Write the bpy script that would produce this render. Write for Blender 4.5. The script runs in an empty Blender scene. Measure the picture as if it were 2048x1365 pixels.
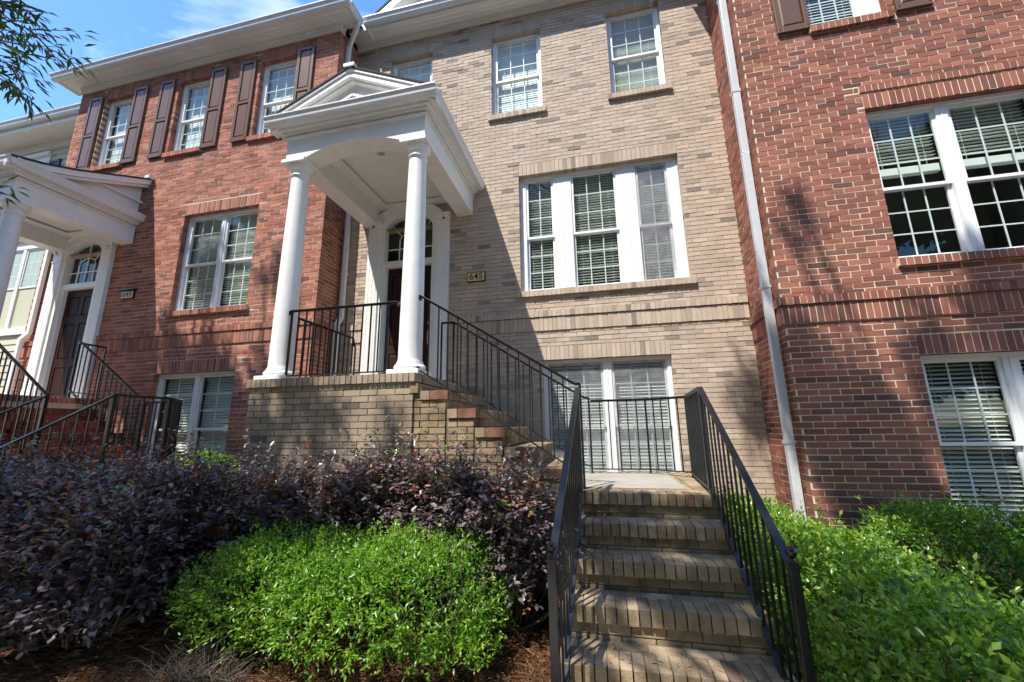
import bpy, math, random
import numpy as np
from mathutils import Vector, Matrix
random.seed(7); rng = np.random.default_rng(11)
scene = bpy.context.scene
C = scene.collection
R = math.radians

# ------------------------------------------------------------------ camera, sky, sun, exposure
CAM_POS = (0.0, 0.0, 1.62)
c_rt = Vector((0.9762172, 0.21632201, -0.01430969)); c_up = Vector((0.05891775, -0.20120396, 0.97777588)); c_fw = Vector((-0.20863528, 0.95536472, 0.20916397))
cam_d = bpy.data.cameras.new('camera'); cam = bpy.data.objects.new('camera', cam_d); C.objects.link(cam)
cam.matrix_world = Matrix(((c_rt.x, c_up.x, -c_fw.x, CAM_POS[0]), (c_rt.y, c_up.y, -c_fw.y, CAM_POS[1]), (c_rt.z, c_up.z, -c_fw.z, CAM_POS[2]), (0, 0, 0, 1)))
cam_d.sensor_width = 36; cam_d.lens = 14.1536; cam_d.clip_end = 800; cam_d.clip_start = 0.05
scene.camera = cam
SUN_DIR = Vector((.58, 1.0, -1.95)).normalized()          # the way the light travels
sun_el = math.asin(-SUN_DIR.z)
world = bpy.data.worlds.new('World'); scene.world = world; world.use_nodes = True
wn = world.node_tree; wn.nodes.clear()
w_out = wn.nodes.new('ShaderNodeOutputWorld'); w_bg = wn.nodes.new('ShaderNodeBackground'); w_sky = wn.nodes.new('ShaderNodeTexSky')
w_sky.sky_type = 'NISHITA'; w_sky.sun_disc = False; w_sky.sun_elevation = sun_el
w_sky.sun_rotation = math.atan2(-SUN_DIR.x, -SUN_DIR.y); w_sky.air_density = 1.0; w_sky.dust_density = .3; w_sky.ozone_density = 2.5
w_bg.inputs['Strength'].default_value = .15
# thin wispy clouds, all round the sky
tc = wn.nodes.new('ShaderNodeTexCoord'); mp = wn.nodes.new('ShaderNodeMapping'); mp.inputs['Scale'].default_value = (1.3, 2.2, 4.5)
nz = wn.nodes.new('ShaderNodeTexNoise'); nz.inputs['Scale'].default_value = 1.6; nz.inputs['Detail'].default_value = 7; nz.inputs['Distortion'].default_value = .6
cr = wn.nodes.new('ShaderNodeValToRGB'); cr.color_ramp.elements[0].position = .56; cr.color_ramp.elements[0].color = (0, 0, 0, 1); cr.color_ramp.elements[1].position = .80; cr.color_ramp.elements[1].color = (.45, .45, .45, 1)
mxw = wn.nodes.new('ShaderNodeMixRGB'); mxw.inputs[2].default_value = (8.0, 8.2, 8.6, 1)
hs = wn.nodes.new('ShaderNodeHueSaturation'); hs.inputs['Saturation'].default_value = 1.18
wl = wn.links
wl.new(tc.outputs['Generated'], mp.inputs[0]); wl.new(mp.outputs[0], nz.inputs['Vector']); wl.new(nz.outputs['Fac'], cr.inputs[0])
wl.new(cr.outputs[0], mxw.inputs[0]); wl.new(w_sky.outputs[0], hs.inputs['Color']); wl.new(hs.outputs[0], mxw.inputs[1]); wl.new(mxw.outputs[0], w_bg.inputs['Color']); wl.new(w_bg.outputs[0], w_out.inputs['Surface'])
sun_d = bpy.data.lights.new('sun', 'SUN'); sun_d.energy = 3.4; sun_d.angle = R(.53); sun_d.color = (1.0, .955, .88)
sun_o = bpy.data.objects.new('sun', sun_d); C.objects.link(sun_o); sun_o.rotation_euler = SUN_DIR.to_track_quat('-Z', 'Y').to_euler(); sun_o.location = (-6, -10, 20)
scene.view_settings.view_transform = 'Standard'; scene.view_settings.look = 'None'; scene.view_settings.gamma = 1.0
scene.view_settings.use_curve_mapping = False; scene.view_settings.exposure = 1.25
scene.render.engine = 'CYCLES'; scene.cycles.max_bounces = 8; scene.cycles.transparent_max_bounces = 12; scene.cycles.use_denoising = True

def project(P):
    v = Vector(P) - Vector(CAM_POS); d = v.dot(c_fw)
    if d < .05: return None
    return 1024 + 805.18 * v.dot(c_rt) / d, 682.5 - 805.18 * v.dot(c_up) / d, d

# ------------------------------------------------------------------ materials
def mat(name, col, rough=.6, metal=0, spec=.5):
    m = bpy.data.materials.new(name); m.use_nodes = True
    b = m.node_tree.nodes['Principled BSDF']; b.inputs['Base Color'].default_value = (*col, 1); b.inputs['Roughness'].default_value = rough
    b.inputs['Metallic'].default_value = metal; b.inputs['Specular IOR Level'].default_value = spec
    return m
def nd(m, t, **kw):
    n = m.node_tree.nodes.new(t)
    for k, v in kw.items():
        if k in n.inputs: n.inputs[k].default_value = v
        else: setattr(n, k, v)
    return n
def ln(m, a, b): m.node_tree.links.new(a, b)
def ramp(m, stops):
    r = nd(m, 'ShaderNodeValToRGB'); e = r.color_ramp.elements
    while len(e) < len(stops): e.new(.5)
    for el, (p, c) in zip(e, stops): el.position = p; el.color = (*c, 1)
    return r
def mixc(m, mode, fac, a, b):
    n = nd(m, 'ShaderNodeMixRGB', blend_type=mode)
    for s, v in zip(n.inputs, (fac, a, b)):
        if hasattr(v, 'links'): ln(m, v, s)
        elif isinstance(v, tuple): s.default_value = (*v, 1)
        else: s.default_value = v
    return n.outputs[0]
def worn(m, base_out=None, base=None, amount=.25, scale=3, fine=90, bump=.15, dist=.003, dirt=(.5, .47, .40)):
    """mottling, broad weathering and fine relief in world space"""
    g = nd(m, 'ShaderNodeNewGeometry'); b = m.node_tree.nodes['Principled BSDF']
    n1 = nd(m, 'ShaderNodeTexNoise', Scale=scale, Detail=6.0, Roughness=.65); n2 = nd(m, 'ShaderNodeTexNoise', Scale=fine, Detail=4.0, Roughness=.7)
    ln(m, g.outputs['Position'], n1.inputs['Vector']); ln(m, g.outputs['Position'], n2.inputs['Vector'])
    r1 = ramp(m, ((.42, (0, 0, 0)), (.75, (1, 1, 1)))); ln(m, n1.outputs['Fac'], r1.inputs[0])
    mm = nd(m, 'ShaderNodeMath', operation='MULTIPLY'); ln(m, r1.outputs[0], mm.inputs[0]); mm.inputs[1].default_value = amount
    src = base_out if base_out is not None else base
    c = mixc(m, 'MULTIPLY', mm.outputs[0], src, dirt)
    r2 = ramp(m, ((.25, (.72, .72, .72)), (.75, (1.25, 1.25, 1.25)))); ln(m, n2.outputs['Fac'], r2.inputs[0])
    c = mixc(m, 'MULTIPLY', min(1, amount * 2), c, r2.outputs[0])
    ln(m, c, b.inputs['Base Color'])
    bp = nd(m, 'ShaderNodeBump', Strength=bump, Distance=dist); ln(m, n2.outputs['Fac'], bp.inputs['Height']); ln(m, bp.outputs[0], b.inputs['Normal'])
    return m
def tint_out(m):
    a = nd(m, 'ShaderNodeAttribute', attribute_name='tint'); o = nd(m, 'ShaderNodeObjectInfo')
    s = mixc(m, 'ADD', 1.0, a.outputs['Color'], o.outputs['Color'])
    sp = nd(m, 'ShaderNodeSeparateColor'); ln(m, s, sp.inputs[0]); return sp
def brick_mat(name, stops, vr=(.8, 1.2), **kw):
    m = mat(name, (.4, .3, .2), .88, spec=.25); sp = tint_out(m)
    r = ramp(m, stops); r.color_ramp.interpolation = 'LINEAR'; ln(m, sp.outputs[0], r.inputs[0])
    mr = nd(m, 'ShaderNodeMapRange'); mr.inputs['To Min'].default_value = vr[0]; mr.inputs['To Max'].default_value = vr[1]; ln(m, sp.outputs[1], mr.inputs[0])
    v = nd(m, 'ShaderNodeCombineColor'); [ln(m, mr.outputs[0], v.inputs[i]) for i in range(3)]
    worn(m, base_out=mixc(m, 'MULTIPLY', 1.0, r.outputs[0], v.outputs[0]), **kw); return m
M = {}
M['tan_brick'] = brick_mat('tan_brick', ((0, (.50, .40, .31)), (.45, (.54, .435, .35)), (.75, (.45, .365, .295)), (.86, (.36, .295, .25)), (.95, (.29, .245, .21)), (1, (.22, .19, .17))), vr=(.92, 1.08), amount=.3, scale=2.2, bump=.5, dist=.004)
M['porch_brick'] = brick_mat('porch_brick', ((0, (.37, .295, .21)), (.5, (.33, .262, .188)), (.78, (.28, .22, .16)), (.9, (.21, .175, .14)), (1, (.13, .115, .10))), vr=(.88, 1.12), amount=.5, scale=2.5, bump=.5, dist=.004, dirt=(.45, .42, .33))  # olive stained tan brick; the slab wall's partial shade is mixed into the colour
M['left_red_brick'] = brick_mat('left_red_brick', ((0, (.43, .19, .125)), (.4, (.365, .145, .098)), (.7, (.31, .12, .087)), (.85, (.26, .115, .092)), (1, (.19, .10, .085))), amount=.35, scale=2.5, bump=.6, dist=.005, dirt=(.6, .55, .5))
M['right_red_brick'] = brick_mat('right_red_brick', ((0, (.37, .148, .100)), (.4, (.305, .115, .082)), (.7, (.25, .097, .073)), (.85, (.21, .088, .068)), (1, (.15, .08, .066))), amount=.4, scale=2.5, bump=.8, dist=.006, dirt=(.6, .55, .5))
M['step_brick'] = brick_mat('step_brick', ((0, (.40, .30, .19)), (.4, (.33, .245, .155)), (.74, (.25, .19, .125)), (.79, (.26, .135, .09)), (.9, (.25, .12, .08)), (1, (.16, .125, .095))), amount=.85, scale=6.5, bump=.8, dist=.006, dirt=(.26, .24, .17))
M['red_step_brick'] = brick_mat('red_step_brick', ((0, (.33, .10, .06)), (.6, (.25, .07, .045)), (1, (.14, .05, .04))), amount=.5, scale=4, bump=.6, dist=.005)
M['tan_mortar'] = worn(mat('tan_mortar', (.42, .35, .25), .95, spec=.1), base=(.46, .36, .215), amount=.5, scale=3, bump=.8, dist=.004)
M['left_mortar'] = worn(mat('left_mortar', (.5, .4, .3), .95, spec=.1), base=(.64, .52, .42), amount=.4, bump=.8, dist=.004)
M['cream_mortar'] = worn(mat('cream_mortar', (.6, .5, .34), .95, spec=.1), base=(.76, .68, .51), amount=.5, scale=4, bump=.9, dist=.005)
M['step_mortar'] = worn(mat('step_mortar', (.2, .17, .12), .95, spec=.1), base=(.17, .145, .10), amount=.6, scale=5, bump=.8)
M['white_paint'] = worn(mat('white_paint', (.8, .8, .78), .42), base=(.79, .79, .765), amount=.13, scale=1.6, fine=8, bump=.015, dirt=(.75, .74, .68))
M['vinyl'] = worn(mat('vinyl', (.78, .79, .8), .35), base=(.78, .79, .79), amount=.08, scale=5, fine=25, bump=.02)
M['gutter_metal'] = worn(mat('gutter_metal', (.75, .76, .77), .35), base=(.70, .71, .71), amount=.18, scale=3, fine=20, bump=.03, dirt=(.6, .6, .58))
M['downspout_metal'] = worn(mat('downspout_metal', (.55, .57, .6), .38), base=(.58, .60, .62), amount=.15, scale=3, fine=20, bump=.04)
M['iron'] = worn(mat('iron', (.012, .012, .015),   .28, spec=.6), base=(.007, .007, .009), amount=.3, scale=12, fine=120, bump=.05, dist=.001)
M['shutter'] = worn(mat('shutter', (.1, .05, .03), .34, spec=.5), base=(.14, .070, .034), amount=.12, scale=6, fine=60, bump=.05)
M['black_shutter'] = mat('black_shutter', (.02, .022, .025), .4)
M['door'] = worn(mat('door', (.03, .012, .01), .55, spec=.2), base=(.032, .013, .010), amount=.2, scale=6, bump=.05)
M['shingle'] = worn(mat('shingle', (.03, .03, .033), .9), base=(.035, .034, .036), amount=.4, scale=12, bump=.6)
M['siding'] = worn(mat('siding', (.5, .5, .34), .55), base=(.55, .53, .37), amount=.1, scale=3, bump=.05)
M['blind'] = mat('blind', (.80, .82, .79), .45)
M['sheer'] = mat('sheer', (.84, .85, .84), .8)
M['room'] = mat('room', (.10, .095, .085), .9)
M['concrete'] = worn(mat('concrete', (.4, .38, .34), .85), base=(.33, .31, .265), amount=.5, scale=3, bump=.3, dist=.004)
M['pavement'] = worn(mat('pavement', (.45, .43, .39), .85), base=(.48, .46, .41), amount=.4, scale=2, bump=.3, dist=.004)
M['asphalt'] = worn(mat('asphalt', (.05, .05, .05), .9), base=(.05, .05, .052), amount=.3, bump=.5)
M['soil'] = worn(mat('soil', (.09, .045, .025), .95), base=(.085, .045, .026), amount=.6, scale=6, fine=60, bump=1, dist=.02)
M['nickel'] = mat('nickel', (.6, .58, .54), .3, 1)
M['cream_plaque'] = mat('cream_plaque', (.68, .56, .26), .5)
M['black_paint'] = mat('black_paint', (.02, .02, .018), .5)
M['bark'] = worn(mat('bark', (.12, .09, .07), .95), base=(.13, .10, .075), amount=.6, scale=7, fine=30, bump=1, dist=.02)
M['twig'] = mat('twig', (.10, .075, .055), .9)
M['dry_twig'] = mat('dry_twig', (.10, .08, .058), .9)
M['lamp_lens'] = mat('lamp_lens', (.35, .35, .33), .4)

def glass_mat():
    m = bpy.data.materials.new('window_glass'); m.use_nodes = True; t = m.node_tree; t.nodes.clear()
    o = nd(m, 'ShaderNodeOutputMaterial'); tr = nd(m, 'ShaderNodeBsdfTransparent'); gl = nd(m, 'ShaderNodeBsdfGlossy', Roughness=.0)
    tr.inputs[0].default_value = (.93, .96, .94, 1); gl.inputs[0].default_value = (.95, 1, 1, 1); gl.inputs['Roughness'].default_value = .004
    f = nd(m, 'ShaderNodeFresnel', IOR=1.6); mx = nd(m, 'ShaderNodeMixShader')
    g = nd(m, 'ShaderNodeNewGeometry'); n = nd(m, 'ShaderNodeTexNoise', Scale=1.3, Detail=1.0); ln(m, g.outputs['Position'], n.inputs['Vector'])
    bp = nd(m, 'ShaderNodeBump', Strength=.05, Distance=.01); ln(m, n.outputs['Fac'], bp.inputs['Height']); ln(m, bp.outputs[0], gl.inputs['Normal'])
    mul = nd(m, 'ShaderNodeMath', operation='MULTIPLY'); mul.inputs[1].default_value = .8; mul.use_clamp = True; ln(m, f.outputs[0], mul.inputs[0])
    bk = nd(m, 'ShaderNodeMath', operation='SUBTRACT'); bk.inputs[0].default_value = 1; ln(m, g.outputs['Backfacing'], bk.inputs[1]); m2 = nd(m, 'ShaderNodeMath', operation='MULTIPLY'); ln(m, mul.outputs[0], m2.inputs[0]); ln(m, bk.outputs[0], m2.inputs[1]); ln(m, m2.outputs[0], mx.inputs[0]); ln(m, tr.outputs[0], mx.inputs[1]); ln(m, gl.outputs[0], mx.inputs[2]); ln(m, mx.outputs[0], o.inputs[0]); return m
M['glass'] = glass_mat()
def screen_mat():
    m = bpy.data.materials.new('insect_screen'); m.use_nodes = True; t = m.node_tree; t.nodes.clear()
    o = nd(m, 'ShaderNodeOutputMaterial'); tr = nd(m, 'ShaderNodeBsdfTransparent'); d = nd(m, 'ShaderNodeBsdfDiffuse'); d.inputs[0].default_value = (.40, .41, .43, 1)
    mx = nd(m, 'ShaderNodeMixShader'); g = nd(m, 'ShaderNodeNewGeometry'); n = nd(m, 'ShaderNodeTexNoise', Scale=3.0, Detail=6.0, Distortion=1.2); ln(m, g.outputs['Position'], n.inputs['Vector'])
    r = ramp(m, ((.35, (.12, .12, .12)), (.7, (.36, .36, .36)))); ln(m, n.outputs['Fac'], r.inputs[0]); ln(m, r.outputs[0], mx.inputs[0])
    ln(m, tr.outputs[0], mx.inputs[1]); ln(m, d.outputs[0], mx.inputs[2]); ln(m, mx.outputs[0], o.inputs[0]); return m
M['screen'] = screen_mat()
def leaf_mat(name, stops, rough=.38, trans=.35, tcol=None, spec=.5):
    m = mat(name, (.1, .2, .05), rough, spec=spec); sp = tint_out(m); b = m.node_tree.nodes['Principled BSDF']; o = m.node_tree.nodes['Material Output']
    r = ramp(m, stops); ln(m, sp.outputs[0], r.inputs[0]); ln(m, r.outputs[0], b.inputs['Base Color'])
    t = nd(m, 'ShaderNodeBsdfTranslucent')
    c = mixc(m, 'MULTIPLY', 1.0, r.outputs[0], tcol or (1.6, 1.9, .6)); ln(m, c, t.inputs[0])
    mx = nd(m, 'ShaderNodeMixShader'); mx.inputs[0].default_value = trans; ln(m, b.outputs[0], mx.inputs[1]); ln(m, t.outputs[0], mx.inputs[2]); ln(m, mx.outputs[0], o.inputs['Surface']); return m
M['green_leaf'] = leaf_mat('green_leaf', ((0, (.04, .105, .014)), (.5, (.13, .255, .026)), (.85, (.24, .385, .04)), (1, (.34, .44, .08))), rough=.35)
M['holly_leaf'] = leaf_mat('holly_leaf', ((0, (.04, .10, .016)), (.55, (.13, .245, .03)), (.88, (.24, .37, .048)), (1, (.35, .43, .09))), rough=.26)
M['purple_leaf'] = leaf_mat('purple_leaf', ((0, (.050, .036, .036)), (.5, (.135, .105, .108)), (.8, (.22, .185, .185)), (.9, (.24, .10, .075)), (.96, (.38, .12, .06)), (.985, (.45, .12, .04)), (1, (.16, .20, .05))), rough=.33, trans=.12, tcol=(1.6, 1.0, 1.1), spec=.7)
M['oak_leaf'] = leaf_mat('oak_leaf', ((0, (.025, .055, .012)), (.6, (.05, .10, .02)), (1, (.10, .15, .03))), rough=.4, trans=.3)
M['needle'] = leaf_mat('needle', ((0, (.16, .07, .03)), (.5, (.32, .15, .07)), (1, (.48, .28, .15))), rough=.7, trans=.1, tcol=(1, 1, 1))

# ------------------------------------------------------------------ object helpers
def tag(o, label=None, category=None, group=None, kind=None):
    for k, v in (('label', label), ('category', category), ('group', group), ('kind', kind)):
        if v: o[k] = v
    return o
def thing(name, label, cat, loc, group=None):
    o = bpy.data.objects.new(name, None); C.objects.link(o); o.location = loc; o.empty_display_size = .2
    return tag(o, label, cat, group)
def adopt(o, parent):
    if parent is not None:
        o.parent = parent
        if parent.type == 'EMPTY': o.matrix_parent_inverse = Matrix.Translation(-Vector(parent.location))
    return o
class MB:
    def __init__(s): s.v = []; s.f = []; s.t = []; s.smooth = False
    def pts(s, vs, fs, tint=(0, 0)):
        n = len(s.v); s.v += [tuple(p) for p in vs]; s.f += [tuple(i + n for i in f) for f in fs]; s.t += [tint] * len(vs); return s
    def box(s, x0, x1, y0, y1, z0, z1, tint=(0, 0), j=0):
        P = [(x, y, z) for x in (x0, x1) for y in (y0, y1) for z in (z0, z1)]
        if j: P = [tuple(c + random.uniform(-j, j) for c in p) for p in P]
        return s.pts(P, ((0, 1, 3, 2), (4, 6, 7, 5), (0, 4, 5, 1), (2, 3, 7, 6), (0, 2, 6, 4), (1, 5, 7, 3)), tint)
    def prism(s, poly, axis, a, b):
        """poly in the two other axes (order x,y,z without axis), swept from a to b along axis"""
        def P(p, t):
            q = list(p); q.insert(axis, t); return tuple(q)
        n = len(poly); vs = [P(p, a) for p in poly] + [P(p, b) for p in poly]
        fs = [tuple(range(n))[::-1], tuple(range(n, 2 * n))] + [(i, (i + 1) % n, n + (i + 1) % n, n + i) for i in range(n)]
        return s.pts(vs, fs)
    def bar(s, p, q, w, h=None, up=(0, 0, 1)):
        """rectangular bar from p to q, w across, h in the up direction"""
        h = h or w; p = Vector(p); q = Vector(q); d = (q - p).normalized(); u = Vector(up)
        if abs(d.dot(u)) > .97: u = Vector((1, 0, 0))
        a = d.cross(u).normalized() * w / 2; b = a.cross(d).normalized() * h / 2
        vs = [p + a + b, p - a + b, p - a - b, p + a - b, q + a + b, q - a + b, q - a - b, q + a - b]
        return s.pts(vs, ((0, 1, 2, 3), (7, 6, 5, 4), (0, 4, 5, 1), (1, 5, 6, 2), (2, 6, 7, 3), (3, 7, 4, 0)))
    def tube(s, path, rad, n=6, tint=(0, 0)):
        path = [Vector(p) for p in path]; rads = rad if isinstance(rad, (list, tuple)) else [rad] * len(path); vs = []; fs = []
        for i, p in enumerate(path):
            d = (path[min(i + 1, len(path) - 1)] - path[max(i - 1, 0)]).normalized(); u = Vector((0, 0, 1)) if abs(d.z) < .9 else Vector((1, 0, 0))
            a = d.cross(u).normalized(); b = a.cross(d)
            vs += [p + (a * math.cos(2 * math.pi * k / n) + b * math.sin(2 * math.pi * k / n)) * rads[i] for k in range(n)]
        for i in range(len(path) - 1): fs += [(i * n + k, i * n + (k + 1) % n, (i + 1) * n + (k + 1) % n, (i + 1) * n + k) for k in range(n)]
        fs += [tuple(range(n))[::-1], tuple((len(path) - 1) * n + k for k in range(n))]
        return s.pts(vs, fs, tint)
    def lathe(s, cx, cy, prof, n=36):
        vs = [(cx + r * math.cos(2 * math.pi * k / n), cy + r * math.sin(2 * math.pi * k / n), z) for r, z in prof for k in range(n)]
        fs = [(i * n + k, i * n + (k + 1) % n, (i + 1) * n + (k + 1) % n, (i + 1) * n + k) for i in range(len(prof) - 1) for k in range(n)]
        fs += [tuple(range(n))[::-1], tuple((len(prof) - 1) * n + k for k in range(n))]
        return s.pts(vs, fs)
    def quad(s, a, b, c, d, tint=(0, 0)): return s.pts((a, b, c, d), ((0, 1, 2, 3),), tint)
    def build(s, name, m, parent=None, smooth=False, bevel=0, **tags):
        me = bpy.data.meshes.new(name); me.from_pydata(s.v, [], s.f)
        if any(t != (0, 0) for t in s.t):
            a = me.color_attributes.new('tint', 'FLOAT_COLOR', 'POINT')
            arr = np.zeros((len(s.v), 4), np.float32); arr[:, :2] = np.array(s.t, np.float32); arr[:, 3] = 1; a.data.foreach_set('color', arr.ravel())
        me.materials.append(m); o = bpy.data.objects.new(name, me); o.color = (0, 0, 0, 1); C.objects.link(o)
        if smooth: me.shade_smooth()
        if smooth == 'auto':
            md = o.modifiers.new('es', 'EDGE_SPLIT'); md.split_angle = R(35)
        if bevel:
            md = o.modifiers.new('bv', 'BEVEL'); md.width = bevel; md.segments = 2; md.limit_method = 'ANGLE'
        adopt(o, parent); return tag(o, **tags)

# ------------------------------------------------------------------ brickwork
CO = .0677; BL = .2035; JT = .0095
def subtract(rects, hole):
    out = []
    for (a, b, c, d) in rects:
        ha, hb, hc, hd = hole
        if ha >= b or hb <= a or hc >= d or hd <= c: out.append((a, b, c, d)); continue
        if c < hc: out.append((a, b, c, hc - .004))
        if d > hd: out.append((a, b, hd + .004, d))
        lo, hi = max(c, hc), min(d, hd)
        if a < ha: out.append((a, ha - .001, lo, hi))
        if b > hb: out.append((hb + .001, b, lo, hi))
    return [r for r in out if r[1] - r[0] > .022 and r[3] - r[2] > .018]
class Brickwork:
    """collects bricks as (centre, size, tint); a wall is a vertical plane facing -y ('y') or +-x"""
    def __init__(s, dark=.1, irregular=.0025, rec=.0035): s.rec = rec; s.b = []; s.dark = dark; s.irr = irregular; s.mortar = MB(); s.ph = random.random() * 9
    def tint(s, u, z):
        k = math.sin(u * 1.7 + s.ph + 2 * math.sin(z * 2.3)) * math.sin(z * 3.1 + s.ph * 2 + 1.3 * math.sin(u * 1.1))
        p = s.dark * (1 + 2.2 * max(0, k))
        return (random.uniform(.80, 1.0), random.random()) if random.random() < p else (random.uniform(0, .74), random.random())
    def put(s, ax, c, sgn, u0, u1, z0, z1, d=.125, proud=None, tint=None):
        pr = random.gauss(0, s.irr) if proud is None else proud + random.gauss(0, s.irr * .7)
        pr = max((proud or 0) - .3 * s.rec, min(pr, (proud or 0) + .006))
        f = c + sgn * pr; bk = c - sgn * d; lo, hi = min(f, bk), max(f, bk); t = tint or s.tint((u0 + u1) / 2, z0)
        if ax == 'y': s.b.append(((u0 + u1) / 2, (lo + hi) / 2, (z0 + z1) / 2, u1 - u0, hi - lo, z1 - z0, t))
        else: s.b.append(((lo + hi) / 2, (u0 + u1) / 2, (z0 + z1) / 2, hi - lo, u1 - u0, z1 - z0, t))
    def wall(s, ax, c, sgn, u0, u1, z0, z1, holes=(), shift=0, zbase=0, toothed=None, rec=.0045, clip=None, mortar=True):
        k = math.floor((z0 - zbase) / CO)
        while zbase + k * CO < z1 - .02:
            za = zbase + k * CO + JT; zb = zbase + (k + 1) * CO; off = shift + (k % 2) * BL / 2
            i = math.floor((u0 - off) / BL)
            a0, b0 = u0, u1
            if toothed == 'lo' : a0 = u0 + (.13 if k % 2 else .02)
            if toothed == 'hi' : b0 = u1 - (.13 if k % 2 else .02)
            while off + i * BL < b0:
                wob = random.uniform(-.002, .002)
                a = max(off + i * BL + JT + wob, a0); b = min(off + (i + 1) * BL, b0); i += 1
                if b - a < .022: continue
                rs = [(a, b, max(za, z0), min(zb, z1))]
                for h in holes: rs = subtract(rs, h)
                for r in rs:
                    if clip and not clip((r[0] + r[1]) / 2, (r[2] + r[3]) / 2): continue
                    s.put(ax, c, sgn, r[0], r[1], r[2] + random.uniform(-.001, .001), r[3])
            k += 1
        if mortar: s.plane(ax, c - sgn * s.rec, u0, u1, z0, z1, [h for h in holes if len(h) == 4 and h in s.open])
    open = []
    def plane(s, ax, c, u0, u1, z0, z1, holes):
        us = sorted({u0, u1, *[min(max(v, u0), u1) for h in holes for v in h[:2]]}); zs = sorted({z0, z1, *[min(max(v, z0), z1) for h in holes for v in h[2:]]})
        for a, b in zip(us, us[1:]):
            for p, q in zip(zs, zs[1:]):
                m_, n_ = (a + b) / 2, (p + q) / 2
                if any(h[0] < m_ < h[1] and h[2] < n_ < h[3] for h in holes): continue
                if ax == 'y': s.mortar.quad((a, c, p), (b, c, p), (b, c, q), (a, c, q))
                else: s.mortar.quad((c, a, p), (c, b, p), (c, b, q), (c, a, q))
        for a, b, p, q in holes:
            if ax == 'y':
                e = .014; d = c + .12; a -= e; b += e; p -= e; q += e
                s.mortar.quad((a, c, p), (a, d, p), (a, d, q), (a, c, q)); s.mortar.quad((b, c, p), (b, c, q), (b, d, q), (b, d, p))
                s.mortar.quad((a, c, q), (a, d, q), (b, d, q), (b, c, q)); s.mortar.quad((a, c, p), (b, c, p), (b, d, p), (a, d, p))
    def course(s, ax, c, sgn, u0, u1, z0, z1, pitch=CO, proud=0, d=.13, tint=None):
        """soldiers or rowlocks standing side by side"""
        n = max(1, round((u1 - u0) / pitch)); p = (u1 - u0) / n
        if proud > .008:
            f_, g_ = sorted((c + sgn * (proud - .004), c - sgn * .01))
            if ax == 'y': s.mortar.box(u0 + .003, u1 - .003, f_, g_, z0 + .006, z1 - .004)
            else: s.mortar.box(f_, g_, u0 + .003, u1 - .003, z0 + .006, z1 - .004)
        for i in range(n): s.put(ax, c, sgn, u0 + i * p + JT / 2, u0 + (i + 1) * p - JT / 2 + random.uniform(-.001, .001), z0 + random.uniform(-.0015, .0015), z1, d=d, proud=proud, tint=tint)
    def joined(s, name, m, parent, bricks):
        b = MB()
        for (x, y, z, sx, sy, sz, t) in bricks: b.box(x - sx / 2, x + sx / 2, y - sy / 2, y + sy / 2, z - sz / 2, z + sz / 2, (max(t[0], .001), t[1]), j=.0014)
        return b.build(name, m, parent, kind='stuff')
    def build(s, parent, m, mortar, seen=lambda x, y, z: True, limit=300, joined_name='brickwork', mortar_parent=None):
        key = []
        for i, q in enumerate(s.b):
            p = project(q[:3]); k = 0
            if p and 0 < p[0] < 2048 and 0 < p[1] < 1365 and seen(*q[:3]): k = sum(sorted(q[3:6])[1:]) / p[2]
            key.append(k)
        order = sorted(range(len(s.b)), key=lambda i: -key[i]); single = [i for i in order[:limit] if key[i] > 0]; ss = set(single)
        for i in single:
            x, y, z, sx, sy, sz, t = s.b[i]
            o = bpy.data.objects.new('brick', random.choice(brick_meshes(m))); o.location = (x, y, z); o.scale = (sx, sy, sz); o.color = (max(t[0], .001), t[1], 0, 1)
            C.objects.link(o); adopt(o, parent)
        s.joined(joined_name, m, parent, [q for i, q in enumerate(s.b) if i not in ss])
        if s.mortar.v: s.mortar.build('mortar', mortar, mortar_parent or parent)
_bm = {}
def brick_meshes(m):
    if m.name not in _bm:
        L = []
        for k in range(8):
            b = MB().box(-.5, .5, -.5, .5, -.5, .5); b.v = [tuple(c * random.uniform(.985, 1.0) for c in p) for p in b.v]
            me = bpy.data.meshes.new('brick'); me.from_pydata(b.v, [], b.f); me.materials.append(m); L.append(me)
        _bm[m.name] = L
    return _bm[m.name]
def snap(z): return round(z / CO) * CO

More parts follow.
